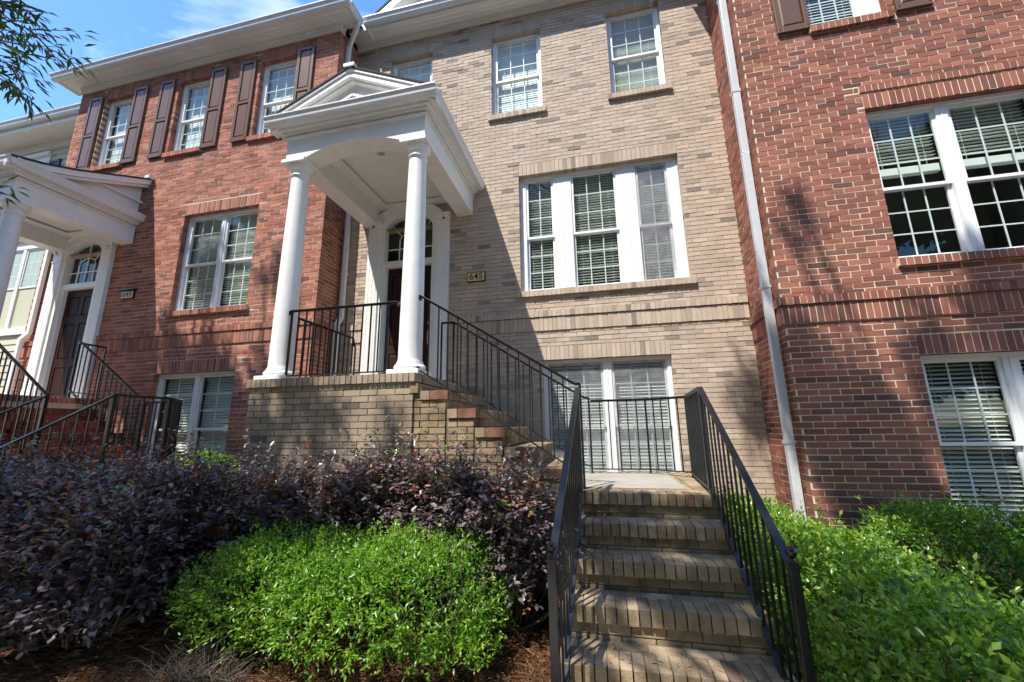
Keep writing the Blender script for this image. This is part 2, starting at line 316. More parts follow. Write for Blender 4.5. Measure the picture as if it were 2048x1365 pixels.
# ------------------------------------------------------------------ windows
slat_cache = {}
def window(house, y, x0, x1, z0, z1, units, zm, rows=(3, 3), blind='slats', pitch=.0445, screen=(), tilt=35, drop=1.0, single_slats=True, deep=.085, seen_slats=True):
    f = MB(); a, b = y + deep, y + deep + .10
    cw = .045
    f.box(x0, x0 + cw, a, b, z0, z1); f.box(x1 - cw, x1, a, b, z0, z1); f.box(x0 + cw, x1 - cw, a, b, z1 - cw, z1); f.box(x0 + cw, x1 - cw, a - .012, b, z0, z0 + .035)
    us = units
    for (p, q) in zip(us, us[1:]): f.box(p[1] + .0, q[0] - .0, a + .004, b, z0 + .036, z1 - cw - .001); f.box((p[1] + q[0]) / 2 - .006, (p[1] + q[0]) / 2 + .006, a - .001, a + .004, z0 + .036, z1 - cw - .001)
    for xa_, xb_ in ((x0 + cw, us[0][0]), (us[-1][1], x1 - cw)):
        if xb_ - xa_ > .002: f.box(xa_, xb_, a + .006, b, z0 + .036, z1 - cw - .001)
    w = f.build('window', M['vinyl'], house, bevel=.003)
    for ui, (ua, ub, cols) in enumerate(us):
        for k, (sa, sb, yo) in enumerate(((z0 + .036, zm + .018, .055), (zm - .018, z1 - cw - .001, .022))):
            s = MB(); Y0 = a + yo; Y1 = Y0 + .030; st = .038
            s.box(ua, ua + st, Y0, Y1, sa, sb); s.box(ub - st, ub, Y0, Y1, sa, sb); s.box(ua + st, ub - st, Y0, Y1, sb - st, sb); s.box(ua + st, ub - st, Y0, Y1, sa, sa + st)
            s.build('sash', M['vinyl'], w, bevel=.002)
            MB().box(ua + st, ub - st, Y0 + .012, Y0 + .016, sa + st, sb - st).build('pane', M['glass'], w)
            g = MB(); nr = rows[k]; W = (ub - ua - 2 * st); H = sb - sa - 2 * st
            for c in range(1, cols): xx = ua + st + W * c / cols; g.box(xx - .008, xx + .008, Y0 + .017, Y0 + .024, sa + st, sb - st)
            for r_ in range(1, nr): zz = sa + st + H * r_ / nr; g.box(ua + st, ub - st, Y0 + .018, Y0 + .023, zz - .008, zz + .008)
            g.build('grille', M['vinyl'], w)
            if (ui, k) in screen or (ui, -1) in screen: MB().box(ua + .012, ub - .012, a + .008, a + .0095, sa + .01, sb - .01).build('insect_screen', M['screen'], w)
        if blind:
            zt = z1 - .06; zb = zt - (z1 - z0 - .09) * drop; n = int((zt - zb) / pitch); yb = b + .034; sw = .05; j = MB()
            key = (round(ub - ua, 3), tilt); t = R(tilt)
            cs, sn = math.cos(t) * sw / 2, math.sin(t) * sw / 2
            if key not in slat_cache:
                hw = (ub - ua) / 2 - .012; vs = []
                for X in (-hw, hw): vs += [(X, -cs, -sn), (X, 0, .003), (X, cs, sn), (X, cs, sn + .002), (X, 0, .006), (X, -cs, -sn + .002)]
                me = bpy.data.meshes.new('slat'); me.from_pydata(vs, [], [(0, 6, 7, 1), (1, 7, 8, 2), (2, 8, 9, 3), (3, 9, 10, 4), (4, 10, 11, 5), (5, 11, 6, 0), (0, 1, 2, 3, 4, 5), (11, 10, 9, 8, 7, 6)]); me.materials.append(M['blind' if blind == 'slats' else 'sheer']); slat_cache[key] = me
            me = slat_cache[key]; cx = (ua + ub) / 2
            for i in range(n):
                zz = zt - i * pitch
                if single_slats:
                    o = bpy.data.objects.new('slat', me); o.location = (cx, yb, zz); o.rotation_euler = (random.gauss(0, .02), random.gauss(0, .0012), 0); C.objects.link(o); adopt(o, w)
                else: j.pts([(v.co.x + cx, v.co.y + yb, v.co.z + zz) for v in me.vertices], [tuple(p.vertices) for p in me.polygons])
            if j.v: j.build('blind', M['blind' if blind == 'slats' else 'sheer'], w)
            r_ = MB().box(ua + .01, ub - .01, yb - .03, yb + .03, zt + .012, zt + .05)
            if drop < .95: r_.box(ua + .012, ub - .012, yb - .028, yb + .028, zb - .10, zb)
            r_.build('blind_rail', M['blind'], w)
            cd = MB()
            for fx in (.18, .82): xx = ua + (ub - ua) * fx; cd.box(xx - .0015, xx + .0015, yb - .03, yb - .027, zb, zt)
            cd.build('blind_cord', M['blind'], w)
    rb = MB(); A, B = b + .001, b + .9; X0, X1, Z0, Z1 = x0 - .02, x1 + .02, z0 - .02, z1 + .02
    rb.quad((X0, A, Z0), (X0, B, Z0), (X0, B, Z1), (X0, A, Z1)); rb.quad((X1, A, Z0), (X1, B, Z0), (X1, B, Z1), (X1, A, Z1)); rb.quad((X0, B, Z0), (X1, B, Z0), (X1, B, Z1), (X0, B, Z1))
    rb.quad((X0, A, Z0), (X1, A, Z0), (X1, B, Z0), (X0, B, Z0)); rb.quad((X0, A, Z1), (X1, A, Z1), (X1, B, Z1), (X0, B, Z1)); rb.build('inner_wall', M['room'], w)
    return w

def shutter(house, y, x0, x1, z0, z1, m='shutter'):
    b = MB(); f, k = y - .045, y - .004; st = .055; zm = z0 + (z1 - z0) * .47
    b.box(x0, x0 + st, f, k, z0, z1); b.box(x1 - st, x1, f, k, z0, z1)
    for a, c in ((z0, z0 + .09), (zm - .03, zm + .03), (z1 - .07, z1)): b.box(x0 + st, x1 - st, f, k, a, c)
    o = b.build('shutter', M[m], house, bevel=.004)
    for a, c in ((z0 + .09, zm - .03), (zm + .03, z1 - .07)):
        p = MB(); e = .028; X0, X1 = x0 + st, x1 - st; ys, yr = k - .012, k - .034
        p.pts([(X0, ys, a), (X1, ys, a), (X1, ys, c), (X0, ys, c), (X0 + e, yr, a + e), (X1 - e, yr, a + e), (X1 - e, yr, c - e), (X0 + e, yr, c - e)], ((4, 5, 6, 7), (0, 1, 5, 4), (1, 2, 6, 5), (2, 3, 7, 6), (3, 0, 4, 7)))
        p.build('panel', M[m], o)
    h = MB()
    for zz in (z0 + .05, z1 - .04):
        for xx in (x0 + .028, x1 - .028): h.lathe(0, 0, ((.008, 0), (.008, .004)), 8); h.v[-16:] = [(xx + p[0], f - p[2], zz + p[1]) for p in h.v[-16:]]
    h.build('screw', M['black_paint'], o)
    return o

def downspout(house, pts, w=.075, d=.06, m='downspout_metal'):
    b = MB()
    for p, q in zip(pts, pts[1:]):
        dv = (Vector(q) - Vector(p)).normalized() * .012; b.bar(Vector(p) - dv, Vector(q) + dv, w, d, up=(0, 1, 0))
    o = b.build('downspout', M[m], house, bevel=.006)
    for p, q in zip(pts, pts[1:]):
        p, q = Vector(p), Vector(q); n = int((p - q).length / 1.9)
        for i in range(1, n + 1): c = p + (q - p) * i / (n + .6); MB().box(c.x - w / 2 - .006, c.x + w / 2 + .006, c.y - d / 2 - .005, c.y + d / 2 + .02, c.z - .018, c.z + .018).build('strap', M[m], o)
    return o

def gutter_run(b, p, q, out, top, h=.12, w=.11):
    """K-style gutter from p to q (xy), leaning out in direction 'out' (xy)"""
    p = Vector((*p, 0)); q = Vector((*q, 0)); o = Vector((*out, 0)).normalized(); d = (q - p).normalized()
    prof = [(0, top - h), (w * .55, top - h), (w * .72, top - h * .72), (w * .78, top - h * .45), (w, top - h * .15), (w, top), (w - .012, top), (w - .012, top - .03), (0, top - .03)]
    vs = []
    for c in (p - d * .0, q + d * .0): vs += [(c + o * a + Vector((0, 0, z))) for a, z in prof]
    n = len(prof); b.pts(vs, [tuple(range(n)), tuple(range(2 * n - 1, n - 1, -1))] + [(i, n + i, n + (i + 1) % n, (i + 1) % n) for i in range(n)])

# ------------------------------------------------------------------ door with arched surround
def entry_door(house, y, cx, z0, handle=1):
    hw = .44; s = MB(); zt = z0 + 2.13; tb = zt + .10; spring = z0 + 2.79; rise = .26
    yf = y - .05
    # flat casing with an arched inner opening
    N = 20
    def arc(hw_, sp, rs): return [(cx - hw_ * math.cos(math.pi * k / N), sp + rs * math.sin(math.pi * k / N)) for k in range(N + 1)]
    inner = arc(hw, spring, rise); outer = arc(hw + .20, spring + .03, rise + .14)
    outer = [(x, max(z, spring + .0)) for x, z in outer]
    vs = [(x, yf + .01, z) for x, z in inner] + [(x, yf + .01, z) for x, z in outer] + [(x, y + .09, z) for x, z in inner] + [(x, y + .09, z) for x, z in outer]; n = N + 1
    s.pts(vs, [(i, i + 1, n + i + 1, n + i) for i in range(N)] + [(2 * n + i, 2 * n + i + 1, i + 1, i) for i in range(N)] + [(n + i, n + i + 1, 3 * n + i + 1, 3 * n + i) for i in range(N)])
    mould = arc(hw + .20, spring + .03, rise + .14); mo = arc(hw + .245, spring + .04, rise + .18)
    s.pts([(x, yf - .035, z) for x, z in mould] + [(x, yf - .035, z) for x, z in mo] + [(x, y, z) for x, z in mould] + [(x, y, z) for x, z in mo],
          [(i, i + 1, n + i + 1, n + i) for i in range(N)] + [(2 * n + i, 2 * n + i + 1, i + 1, i) for i in range(N)] + [(n + i, n + i + 1, 3 * n + i + 1, 3 * n + i) for i in range(N)])
    for sg in (-1, 1):
        xa, xb = sorted((cx + sg * hw, cx + sg * (hw + .20))); s.box(xa, xb, yf + .01, y + .09, z0, spring + .005)
        s.box(*sorted((cx + sg * (hw - .03), cx + sg * hw)), y + .02, y + .12, z0, zt)
    s.box(cx - hw, cx + hw, y - .005, y + .12, zt, tb)
    sur = s.build('door_surround', M['white_paint'], house)
    for sg in (-1, 1):
        p = MB(); xa, xb = sorted((cx + sg * (hw + .075), cx + sg * (hw + .30))); zc = z0 + 2.98
        p.box(xa, xb, y - .07, y, z0, zc - .28); p.box(xa - .012, xb + .012, y - .08, y, z0, z0 + .22)
        for k in range(3): xx = xa + .045 + (xb - xa - .09) * k / 2; p.box(xx - .011, xx + .011, y - .074, y - .069, z0 + .28, zc - .40)
        p.box(xa - .008, xb + .008, y - .08, y, zc - .30, zc - .265); p.box(xa, xb, y - .072, y, zc - .265, zc - .12)
        p.box(xa - .012, xb + .012, y - .085, y, zc - .12, zc - .08); p.box(xa - .022, xb + .022, y - .10, y, zc - .08, zc - .03); p.box(xa - .032, xb + .032, y - .112, y, zc - .03, zc)
        p.build('pilaster', M['white_paint'], sur, bevel=.004)
    # transom glass and bars
    yg = y + .06; ti = MB(); pa = arc(hw, spring, rise)
    ti.pts([(cx - hw, yg, tb), (cx + hw, yg, tb)] + [(x, yg, z) for x, z in pa[::-1]], (tuple(range(N + 3)),)); ti.build('transom_pane', M['glass'], sur)
    g = MB(); zh = tb + .24
    g.box(cx - hw, cx + hw, yg - .018, yg - .002, zh - .009, zh + .009)
    for xx in (cx - .2, cx, cx + .2): g.box(xx - .009, xx + .009, yg - .019, yg - .002, tb, zh + .16 if xx != cx else spring + rise)
    r2 = [(cx - .2 * math.cos(math.pi * k / 10), yg - .01, zh + .16 + .13 * math.sin(math.pi * k / 10)) for k in range(11)]; g.tube(r2, .009, 4)
    for sg in (-1, 1): g.tube([(cx + sg * .17, yg - .01, zh + .24), (cx + sg * .36, yg - .01, spring + .14)], .009, 4)
    g.box(cx - hw, cx + hw, yg - .03, yg, tb, tb + .025); g.build('transom_bar', M['white_paint'], sur)
    d = MB(); yd = y + .08; cols = ((-.33, -.05), (.05, .33)); rws = ((.12, .62), (.78, 1.45), (1.6, 1.98)); x_ = sorted({-hw + .02, hw - .02, *[v for c in cols for v in c]}); z_ = sorted({0.0, 2.12, *[v for r_ in rws for v in r_]})
    for a, b in zip(x_, x_[1:]):
        for c, e in zip(z_, z_[1:]):
            if (a, b) in cols and (c, e) in rws: continue
            d.box(cx + a, cx + b, yd, yd + .045, z0 + c + .01, z0 + e + .01)
    dr = d.build('door', M['door'], house)
    for a, b in cols:
        for c, e in rws:
            p = MB(); k = .03; ys, yr = yd + .016, yd + .004; X0, X1, A, B = cx + a, cx + b, z0 + c + .01, z0 + e + .01
            p.pts([(X0, ys, A), (X1, ys, A), (X1, ys, B), (X0, ys, B), (X0 + k, yr, A + k), (X1 - k, yr, A + k), (X1 - k, yr, B - k), (X0 + k, yr, B - k)], ((4, 5, 6, 7), (0, 1, 5, 4), (1, 2, 6, 5), (2, 3, 7, 6), (3, 0, 4, 7))); p.build('door_panel', M['door'], dr)
    hx = cx + handle * .375; h = MB(); h.lathe(hx, 0, ((.028, 0), (.03, .012), (.014, .02)), 14); h.v = [(x, yd - z, y_ + z0 + 1.12) for x, y_, z in h.v]
    h.tube([(hx, yd - .006, z0 + .98), (hx, yd - .05, z0 + .97), (hx, yd - .055, z0 + .86), (hx, yd - .03, z0 + .76), (hx, yd - .004, z0 + .75)], .009, 8); h.box(hx - .018, hx + .018, yd - .008, yd, z0 + .93, z0 + 1.02)
    h.build('door_handle', M['nickel'], dr, smooth=True)
    t = MB().box(cx - hw, cx + hw, y - .03, y + .12, z0 + .0, z0 + .02); t.build('threshold', M['nickel'], sur)
    r_ = MB(); r_.quad((cx - 1, y + .7, z0), (cx + 1, y + .7, z0), (cx + 1, y + .7, z0 + 3.4), (cx - 1, y + .7, z0 + 3.4)); r_.quad((cx - 1, y + .13, z0 + 3.4), (cx + 1, y + .13, z0 + 3.4), (cx + 1, y + .7, z0 + 3.4), (cx - 1, y + .7, z0 + 3.4))
    for xx in (cx - 1, cx + 1): r_.quad((xx, y + .13, z0), (xx, y + .7, z0), (xx, y + .7, z0 + 3.4), (xx, y + .13, z0 + 3.4))
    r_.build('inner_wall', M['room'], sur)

def column(house, cx, cy, z0, z1):
    m = M['white_paint']; b = MB()
    h = z1 - z0; rb, rt = .132, .106; prof = [(.150, z0 + .055), (.172, z0 + .07), (.176, z0 + .09), (.166, z0 + .112), (.150, z0 + .122), (.150, z0 + .135), (rb + .004, z0 + .16)]
    for k in range(13):
        t = k / 12; prof.append((rb + (rt - rb) * (t ** 1.6), z0 + .19 + (h - .42) * t))
    zt = z1 - .19; prof += [(rt + .014, zt - .025), (rt + .018, zt - .012), (rt + .012, zt), (rt + .001, zt + .006), (rt + .001, zt + .06), (rt + .012, zt + .066), (rt + .036, zt + .095), (rt + .046, zt + .12), (rt + .048, zt + .138)]
    b.lathe(cx, cy, prof, 40); o = b.build('column', m, house, smooth='auto')
    MB().box(cx - .185, cx + .185, cy - .185, cy + .185, z0 + .002, z0 + .055).build('plinth', m, o, bevel=.006)
    MB().box(cx - .172, cx + .172, cy - .172, cy + .172, z1 - .052, z1 - .001).build('capital', m, o, bevel=.006)

def porch(house, xL, xR, yF, yW, zb, kind, colx, coly, z0):
    m = M['white_paint']; bw = .27; zc = zb + .29; zs = zb + .43; G = .125
    for cx in colx: column(house, cx, coly, z0, zb)
    b = MB()
    for a, c in ((xL, xL + bw), (xR - bw, xR)):
        b.box(a, c, yF + .002, yW, zb, zs)
    N = 24; p = [(xL + bw + .06, zb), (xL + bw + .06, zb + .02)]
    xa, xb = xL + bw + .06, xR - bw - .06
    low = [(xL + bw, zb)] + [(xa + (xb - xa) * k / N, zb + .02 + .13 * (1 - (2 * k / N - 1) ** 2)) for k in range(N + 1)] + [(xR - bw, zb)]
    for (q0, q1) in zip(low, low[1:]):
        b.pts([(q0[0], yF + .002, q0[1]), (q1[0], yF + .002, q1[1]), (q1[0], yF + .002, zs), (q0[0], yF + .002, zs), (q0[0], yF + bw, q0[1]), (q1[0], yF + bw, q1[1]), (q1[0], yF + bw, zs), (q0[0], yF + bw, zs)], ((0, 1, 2, 3), (5, 4, 7, 6), (0, 4, 5, 1)))
    b.build('porch_beam', m, house)
    t = MB(); zt = zb + .30
    for (e, za, zb_) in ((.018, zt, zt + .035), (.032, zt + .012, zt + .028), (.05, zs - .07, zs - .035), (.085, zs - .035, zs)):
        t.box(xL - e, xR + e, yF - e, yF, za, zb_); t.box(xL - e, xL, yF, yW, za, zb_); t.box(xR, xR + e, yF, yW, za, zb_)
    t.box(xL - G, xR + G, yF - G, yF + .1, zs + .001, zs + .022); t.box(xL - G, xL + .1, yF + .1, yW, zs + .001, zs + .022); t.box(xR - .1, xR + G, yF + .1, yW, zs + .001, zs + .022)
    t.build('cornice', m, house)
    g = MB(); gt = zs + .115
    gutter_run(g, (xL - G - .09, yF - G), (xR + G + .09, yF - G), (0, -1), gt, .115, .09); gutter_run(g, (xR + G, yF - G), (xR + G, yW), (1, 0), gt, .115, .09); gutter_run(g, (xL - G, yF - G), (xL - G, yW), (-1, 0), gt, .115, .09)
    g.build('porch_gutter', M['gutter_metal'], house)
    c = MB(); c.box(xL + bw, xR - bw, yF + bw, yW, zc + .03, zc + .05)
    for k, w in enumerate((.20, .17, .14)):
        za = zc + .012 * k - .006; c.box(xL + bw, xL + bw + w, yF + bw, yW, za, za + .012); c.box(xR - bw - w, xR - bw, yF + bw, yW, za, za + .012); c.box(xL + bw + w, xR - bw - w, yF + bw, yF + bw + w, za, za + .012); c.box(xL + bw + w, xR - bw - w, yW - w, yW, za, za + .012)
    ce = c.build('porch_ceiling', m, house)
    xm, ym = (xL + xR) / 2 + .08, yF + .52
    MB().lathe(xm, ym, ((.085, zc + .03), (.085, zc + .022), (.06, zc + .02)), 28).build('downlight_trim', m, ce); MB().lathe(xm, ym, ((.058, zc + .027), (.058, zc + .018)), 24).build('downlight_lens', M['lamp_lens'], ce)
    e0, e1 = xL - G - .06, xR + G + .06; zr = gt - .02
    if kind == 'gable':
        xc = (xL + xR) / 2; hh = .54; yr = yF - G - .06; th = .022
        rf = MB(); 
        for sg, xe in ((-1, e0), (1, e1)):
            rf.pts([(xe, yr, zr), (xc, yr, zr + hh), (xc, yW, zr + hh), (xe, yW, zr), (xe, yr, zr + th), (xc, yr, zr + hh + th), (xc, yW, zr + hh + th), (xe, yW, zr + th)], ((0, 1, 2, 3), (7, 6, 5, 4), (0, 4, 5, 1), (3, 2, 6, 7), (0, 3, 7, 4)))
        o = rf.build('porch_roof', M['shingle'], house)
        def rake(y0, y1, drop, w, name, mt=m, inset=0):
            r_ = MB()
            for xe in (e0 + inset, e1 - inset):
                sl = hh / (xc - e0); zz0 = zr - drop + inset * sl
                zz1 = zr + hh - drop
                r_.pts([(xe, y0, zz0), (xc, y0, zz1), (xc, y0, zz1 - w), (xe, y0, zz0 - w), (xe, y1, zz0), (xc, y1, zz1), (xc, y1, zz1 - w), (xe, y1, zz0 - w)], ((0, 1, 2, 3), (7, 6, 5, 4), (0, 4, 5, 1), (3, 2, 6, 7), (0, 3, 7, 4), (1, 5, 6, 2)))
            r_.build(name, mt, o)
        rake(yr + .012, yr + .20, .002, .035, 'rake_crown'); rake(yr + .03, yr + .20, .038, .075, 'rake_board'); rake(yr + .075, yr + .20, .114, .03, 'rake_moulding')
        ty = MB(); yt = yr + .14; ty.pts([(e0 + .1, yt, zr - .05), (e1 - .1, yt, zr - .05), (xc, yt, zr + hh - .10)], ((0, 1, 2),)); ty.build('pediment', m, o)
        for k in range(2):
            q = MB(); s0 = .52 - .12 * k; w_ = .03; 
            for sg in (-1, 1):
                q.bar((xc + sg * s0, yt - .012 * (2 - k), zr - .02), (xc, yt - .012 * (2 - k), zr - .02 + s0 * hh / (xc - e0)), .03, w_)
            q.build('pediment_moulding', m, o)
        MB().box(xc - .075, xc + .075, yr - .02, yr + .25, zr + hh + .0, zr + hh + .045).build('ridge_cap', M['gutter_metal'], o)
    else:
        yr = yF - G - .07; zw = zr + .78
        # lean-to roof with a flared foot
        pr = [(yr, zr), (yr + .35, zr + .10), (yr + .75, zr + .26), (yW, zw)]
        rf = MB(); pl = [(y_, z_) for y_, z_ in pr] + [(y_, z_ + .028) for y_, z_ in pr[::-1]]; rf.prism(pl, 0, e0 - .02, e1 + .02); o = rf.build('porch_roof', M['shingle'], house)
        for (xa_, xb_, w_) in ((e1 - .05, e1 + .0, .10), (e1 - .10, e1 - .051, .15), (e0, e0 + .05, .10)):
            k = MB()
            for (q0, q1) in zip(pr, pr[1:]): k.pts([(x_, y_, z_ - dz) for x_ in (xa_, xb_) for (y_, z_) in (q0, q1) for dz in (.002, w_)], ((0, 2, 3, 1), (4, 5, 7, 6), (0, 4, 6, 2), (1, 3, 7, 5), (0, 1, 5, 4), (2, 6, 7, 3)))
            k.build('rake_board', m, o)
        for x_ in (xR - .02, xL + .02):
            k = MB(); k.pts([(x_, y_, z_ - .06) for y_, z_ in pr] + [(x_, yW, zr - .08), (x_, yr, zr - .08)], (tuple(range(len(pr) + 2)),)); k.build('gable_panel', m, o)
        k = MB().box(xR - .03, xR + .06, yW - .9, yW, zr + .30, zr + .335); k.build('panel_moulding', m, o)
        MB().box(e1 - .05, e1 + .06, yW - .10, yW - .002, zw - .01, zw + .05).build('flashing', M['gutter_metal'], o)

def plaque(house, cx, y, cz, text, w=.30, h=.165, hood=False):
    o = MB().box(cx - w / 2, cx + w / 2, y - .03, y, cz - h / 2, cz + h / 2).build('number_plaque', M['black_paint'], house, bevel=.004)
    MB().box(cx - w / 2 + .014, cx + w / 2 - .014, y - .034, y - .03, cz - h / 2 + .014, cz + h / 2 - .014).build('plate', M['cream_plaque'], o)
    cu = bpy.data.curves.new('digits', 'FONT'); cu.body = text; cu.size = h * .95; cu.align_x = 'CENTER'; cu.align_y = 'CENTER'; cu.extrude = .0015; cu.offset = .0004
    tmp = bpy.data.objects.new('t', cu); C.objects.link(tmp); dg = bpy.context.evaluated_depsgraph_get(); me = bpy.data.meshes.new_from_object(tmp.evaluated_get(dg)); bpy.data.objects.remove(tmp)
    me.name = 'digits'; me.materials.clear(); me.materials.append(M['black_paint']); t = bpy.data.objects.new('digits', me); C.objects.link(t); adopt(t, o)
    t.location = (cx, y - .0365, cz); t.rotation_euler = (R(90), 0, 0)
    if hood: MB().box(cx - w / 2 - .03, cx + w / 2 + .03, y - .07, y, cz + h / 2 + .004, cz + h / 2 + .024).build('lamp_hood', M['iron'], o)

# ------------------------------------------------------------------ ground, street
FY = 5.875; LY = 5.33; RY = 4.917; XC = -4.35; XD = 2.05; FLOOR = 2.19
g = MB(); ys = (-200, 1.2, 1.9, 2.4, 3.0, 4.0, 5.0, 7.0, 200); zs_ = (-.04, -.04, -.03, .03, .10, .22, .30, .32, .32)
for (a, za), (b_, zb_) in zip(zip(ys, zs_), list(zip(ys, zs_))[1:]): g.quad((-200, a, za), (200, a, za), (200, b_, zb_), (-200, b_, zb_))
g.build('ground', M['soil'], kind='structure')
s_ = MB()
for i in range(-12, 13): s_.box(i * 1.5 + .006, (i + 1) * 1.5 - .006, -.35, 1.25, -.10, -.02)
s_.build('sidewalk', M['pavement'], kind='structure', bevel=.006)
MB().box(-120, 120, -10.5, -2.6, -.2, -.034).build('road', M['asphalt'], kind='structure')
k_ = MB()
for y0 in (-2.6, -10.65): k_.box(-120, 120, y0, y0 + .15, -.2, .08)
k_.build('kerb', M['concrete'], kind='structure', bevel=.01)

# ------------------------------------------------------------------ tan townhouse (number 645)
H1 = thing('brick_townhouse', 'tan brick townhouse in the middle with white columned gable porch numbered 645', 'townhouse', (-1.1, FY, .3))
wt = (-1.13, 1.355, 3.675, 5.70); wl_ = (-.83, .985, .88, 2.585); up = [(-3.61, -2.74, 6.94, 8.62), (-1.59, -.69, 6.94, 8.62), (.455, 1.325, 6.94, 8.62)]; dr_ = (-3.68, -2.44, 1.9, 5.02); dt_ = (-3.48, -2.64, 5.02, 5.28)
bw = Brickwork(dark=.06, irregular=.0018, rec=.0055); op = [wt, wl_, *up]
sold = []
def openings(b, c, wins, top=(.205,), extra=0):
    holes = []
    for (a, d, p, q) in wins:
        b.course('y', c, -1, a, d, q + .004, q + .204, proud=.0); holes.append((a, d, q, q + .208))
        b.course('y', c, -1, a - .06, d + .06, p - .096, p - .004, pitch=.0677, proud=.05, d=.17); holes.append((a - .06, d + .06, p - .10, p))
    return holes
holes = op + openings(bw, FY, op) + [dr_, dt_]
bandA = (XC, XD, 3.245, 3.345); bandB = (XC, XD, 3.03, 3.24)
bx = [(XC + .01, -3.72), (-2.40, XD - .01)]
for a, d in bx: bw.course('y', FY, -1, a, d, 3.247, 3.338, proud=.034, d=.13); bw.course('y', FY, -1, a, d, 3.033, 3.236, proud=.017, d=.11)
Brickwork.open = op + [dr_, dt_]
bw.wall('y', FY, -1, XC, XD, .1, 9.0, holes + [bandA, bandB])
# porch slab walls and cap
bm_main = bw; bw = Brickwork(dark=.05, irregular=.0016, rec=.005)
SX0, SX1, SY = -3.95, -1.87, 3.83
Brickwork.open = []
bw.wall('y', SY + .03, -1, SX0 + .03, SX1 - .03, .05, FLOOR - .095, shift=.03); bw.wall('x', SX0 + .03, -1, SY + .04, FY - .01, .05, FLOOR - .095)
bw.wall('x', SX1 - .03, 1, SY + .13, FY - .01, 1.9, FLOOR - .095, mortar=False)
bw.course('y', SY, -1, SX0, SX1, FLOOR - .092, FLOOR, proud=0, d=.19); 
for i in range(28):
    yy = SY + .2 + i * .0677
    bw.b.append((SX0 + .1, yy + .03, FLOOR - .046, .2, .058, .092, bw.tint(0, yy))); bw.b.append((SX1 - .1, yy + .03, FLOOR - .046, .2, .058, .092, (random.uniform(.6, .8), .6)))
bw.mortar.box(SX0 + .04, SX1 - .04, SY + .05, FY, .05, FLOOR - .008)
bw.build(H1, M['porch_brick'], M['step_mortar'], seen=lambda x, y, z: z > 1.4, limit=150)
bm_main.build(H1, M['tan_brick'], M['tan_mortar'], seen=lambda x, y, z: z < 6 and x > -1.1, limit=150)
for i in range(9):
    for j in range(8): pass
window(H1, FY, *wt, [(-1.03, -.575, 2), (-.285, .425, 3), (.725, 1.20, 2)], 4.615, screen=((2, -1),), tilt=2)
window(H1, FY, *wl_, [(-.77, .05, 3), (.165, .925, 3)], 1.62, screen=((0, -1), (1, -1)), tilt=40)
for k, w_ in enumerate(up): window(H1, FY, *w_, [(w_[0] + .05, w_[1] - .05, 3)], 7.74, blind='slats' if k == 2 else 'sheer', tilt=82 if k != 2 else -30, single_slats=False)
entry_door(H1, FY, -3.06, FLOOR)
porch(H1, -3.89, -1.92, 3.955, FY - .005, 5.10, 'gable', (-3.75, -2.06), 4.09, FLOOR)
plaque(H1, -1.85, FY - .001, 3.99, '645')
# eaves of the tan house
e = MB(); e.box(XC, XD, FY - .022, FY + .1, 8.985, 9.11); e.box(XC, XD, FY - .035, FY - .022, 9.075, 9.11); e.build('frieze_board', M['white_paint'], H1)
e = MB()
for k in range(4): ya = FY - .30 + k * .077; e.box(XC, XD, ya, ya + .073, 9.112, 9.125)
e.box(XC, XD, FY - .312, FY - .30, 9.10, 9.24); e.build('soffit', M['white_paint'], H1)
g = MB(); gutter_run(g, (-4.0, FY - .313), (XD, FY - .313), (0, -1), 9.27, .13, .12); g.build('gutter', M['gutter_metal'], H1)
# gable above the eaves
gx0, gx1, gz = -3.98, 1.9, 9.26; gc = (gx0 + gx1) / 2; gh = 2.3; sl = gh / (gc - gx0)
r_ = MB()
for xe in (gx0, gx1): r_.pts([(xe, FY - .33, gz), (gc, FY - .33, gz + gh), (gc, FY + 5, gz + gh), (xe, FY + 5, gz), (xe, FY - .33, gz + .05), (gc, FY - .33, gz + gh + .05), (gc, FY + 5, gz + gh + .05), (xe, FY + 5, gz + .05)], ((0, 1, 2, 3), (7, 6, 5, 4), (0, 4, 5, 1), (0, 3, 7, 4)))
rf = r_.build('roof', M['shingle'], H1)
r_ = MB()
for xe, xs in ((gx0 + .02, 1), (gx1 - .02, -1)): r_.pts([(xe, y_, gz - .0 - d_) if t_ == 0 else (gc, y_, gz + gh - d_) for y_ in (FY - .32, FY - .1) for t_ in (0, 1) for d_ in (.01, .19)], ((0, 2, 3, 1), (4, 5, 7, 6), (1, 3, 7, 5)))
r_.build('rake_board', M['white_paint'], rf)
MB().pts([(gx0 + .2, FY - .12, gz - .02), (gx1 - .2, FY - .12, gz - .02), (gc, FY - .12, gz + gh - .15)], ((0, 1, 2),)).build('gable_wall', M['white_paint'], rf)
v = MB()
for k in range(9): v.box(gc - .55, gc + .55, FY - .17, FY - .13, gz + .25 + k * .09, gz + .30 + k * .09)
v.build('gable_vent', M['blind'], rf)
MB().box(XC + .05, XD - .05, FY + 1.0, FY + 1.1, 0, 9.1).build('back_wall', M['room'], H1)
downspout(H1, [(-4.235, FY - .05, 5.6), (-4.235, FY - .05, 3.48), (-4.27, FY - .10, 3.36), (-4.27, FY - .10, FLOOR + .01)], m='white_paint')

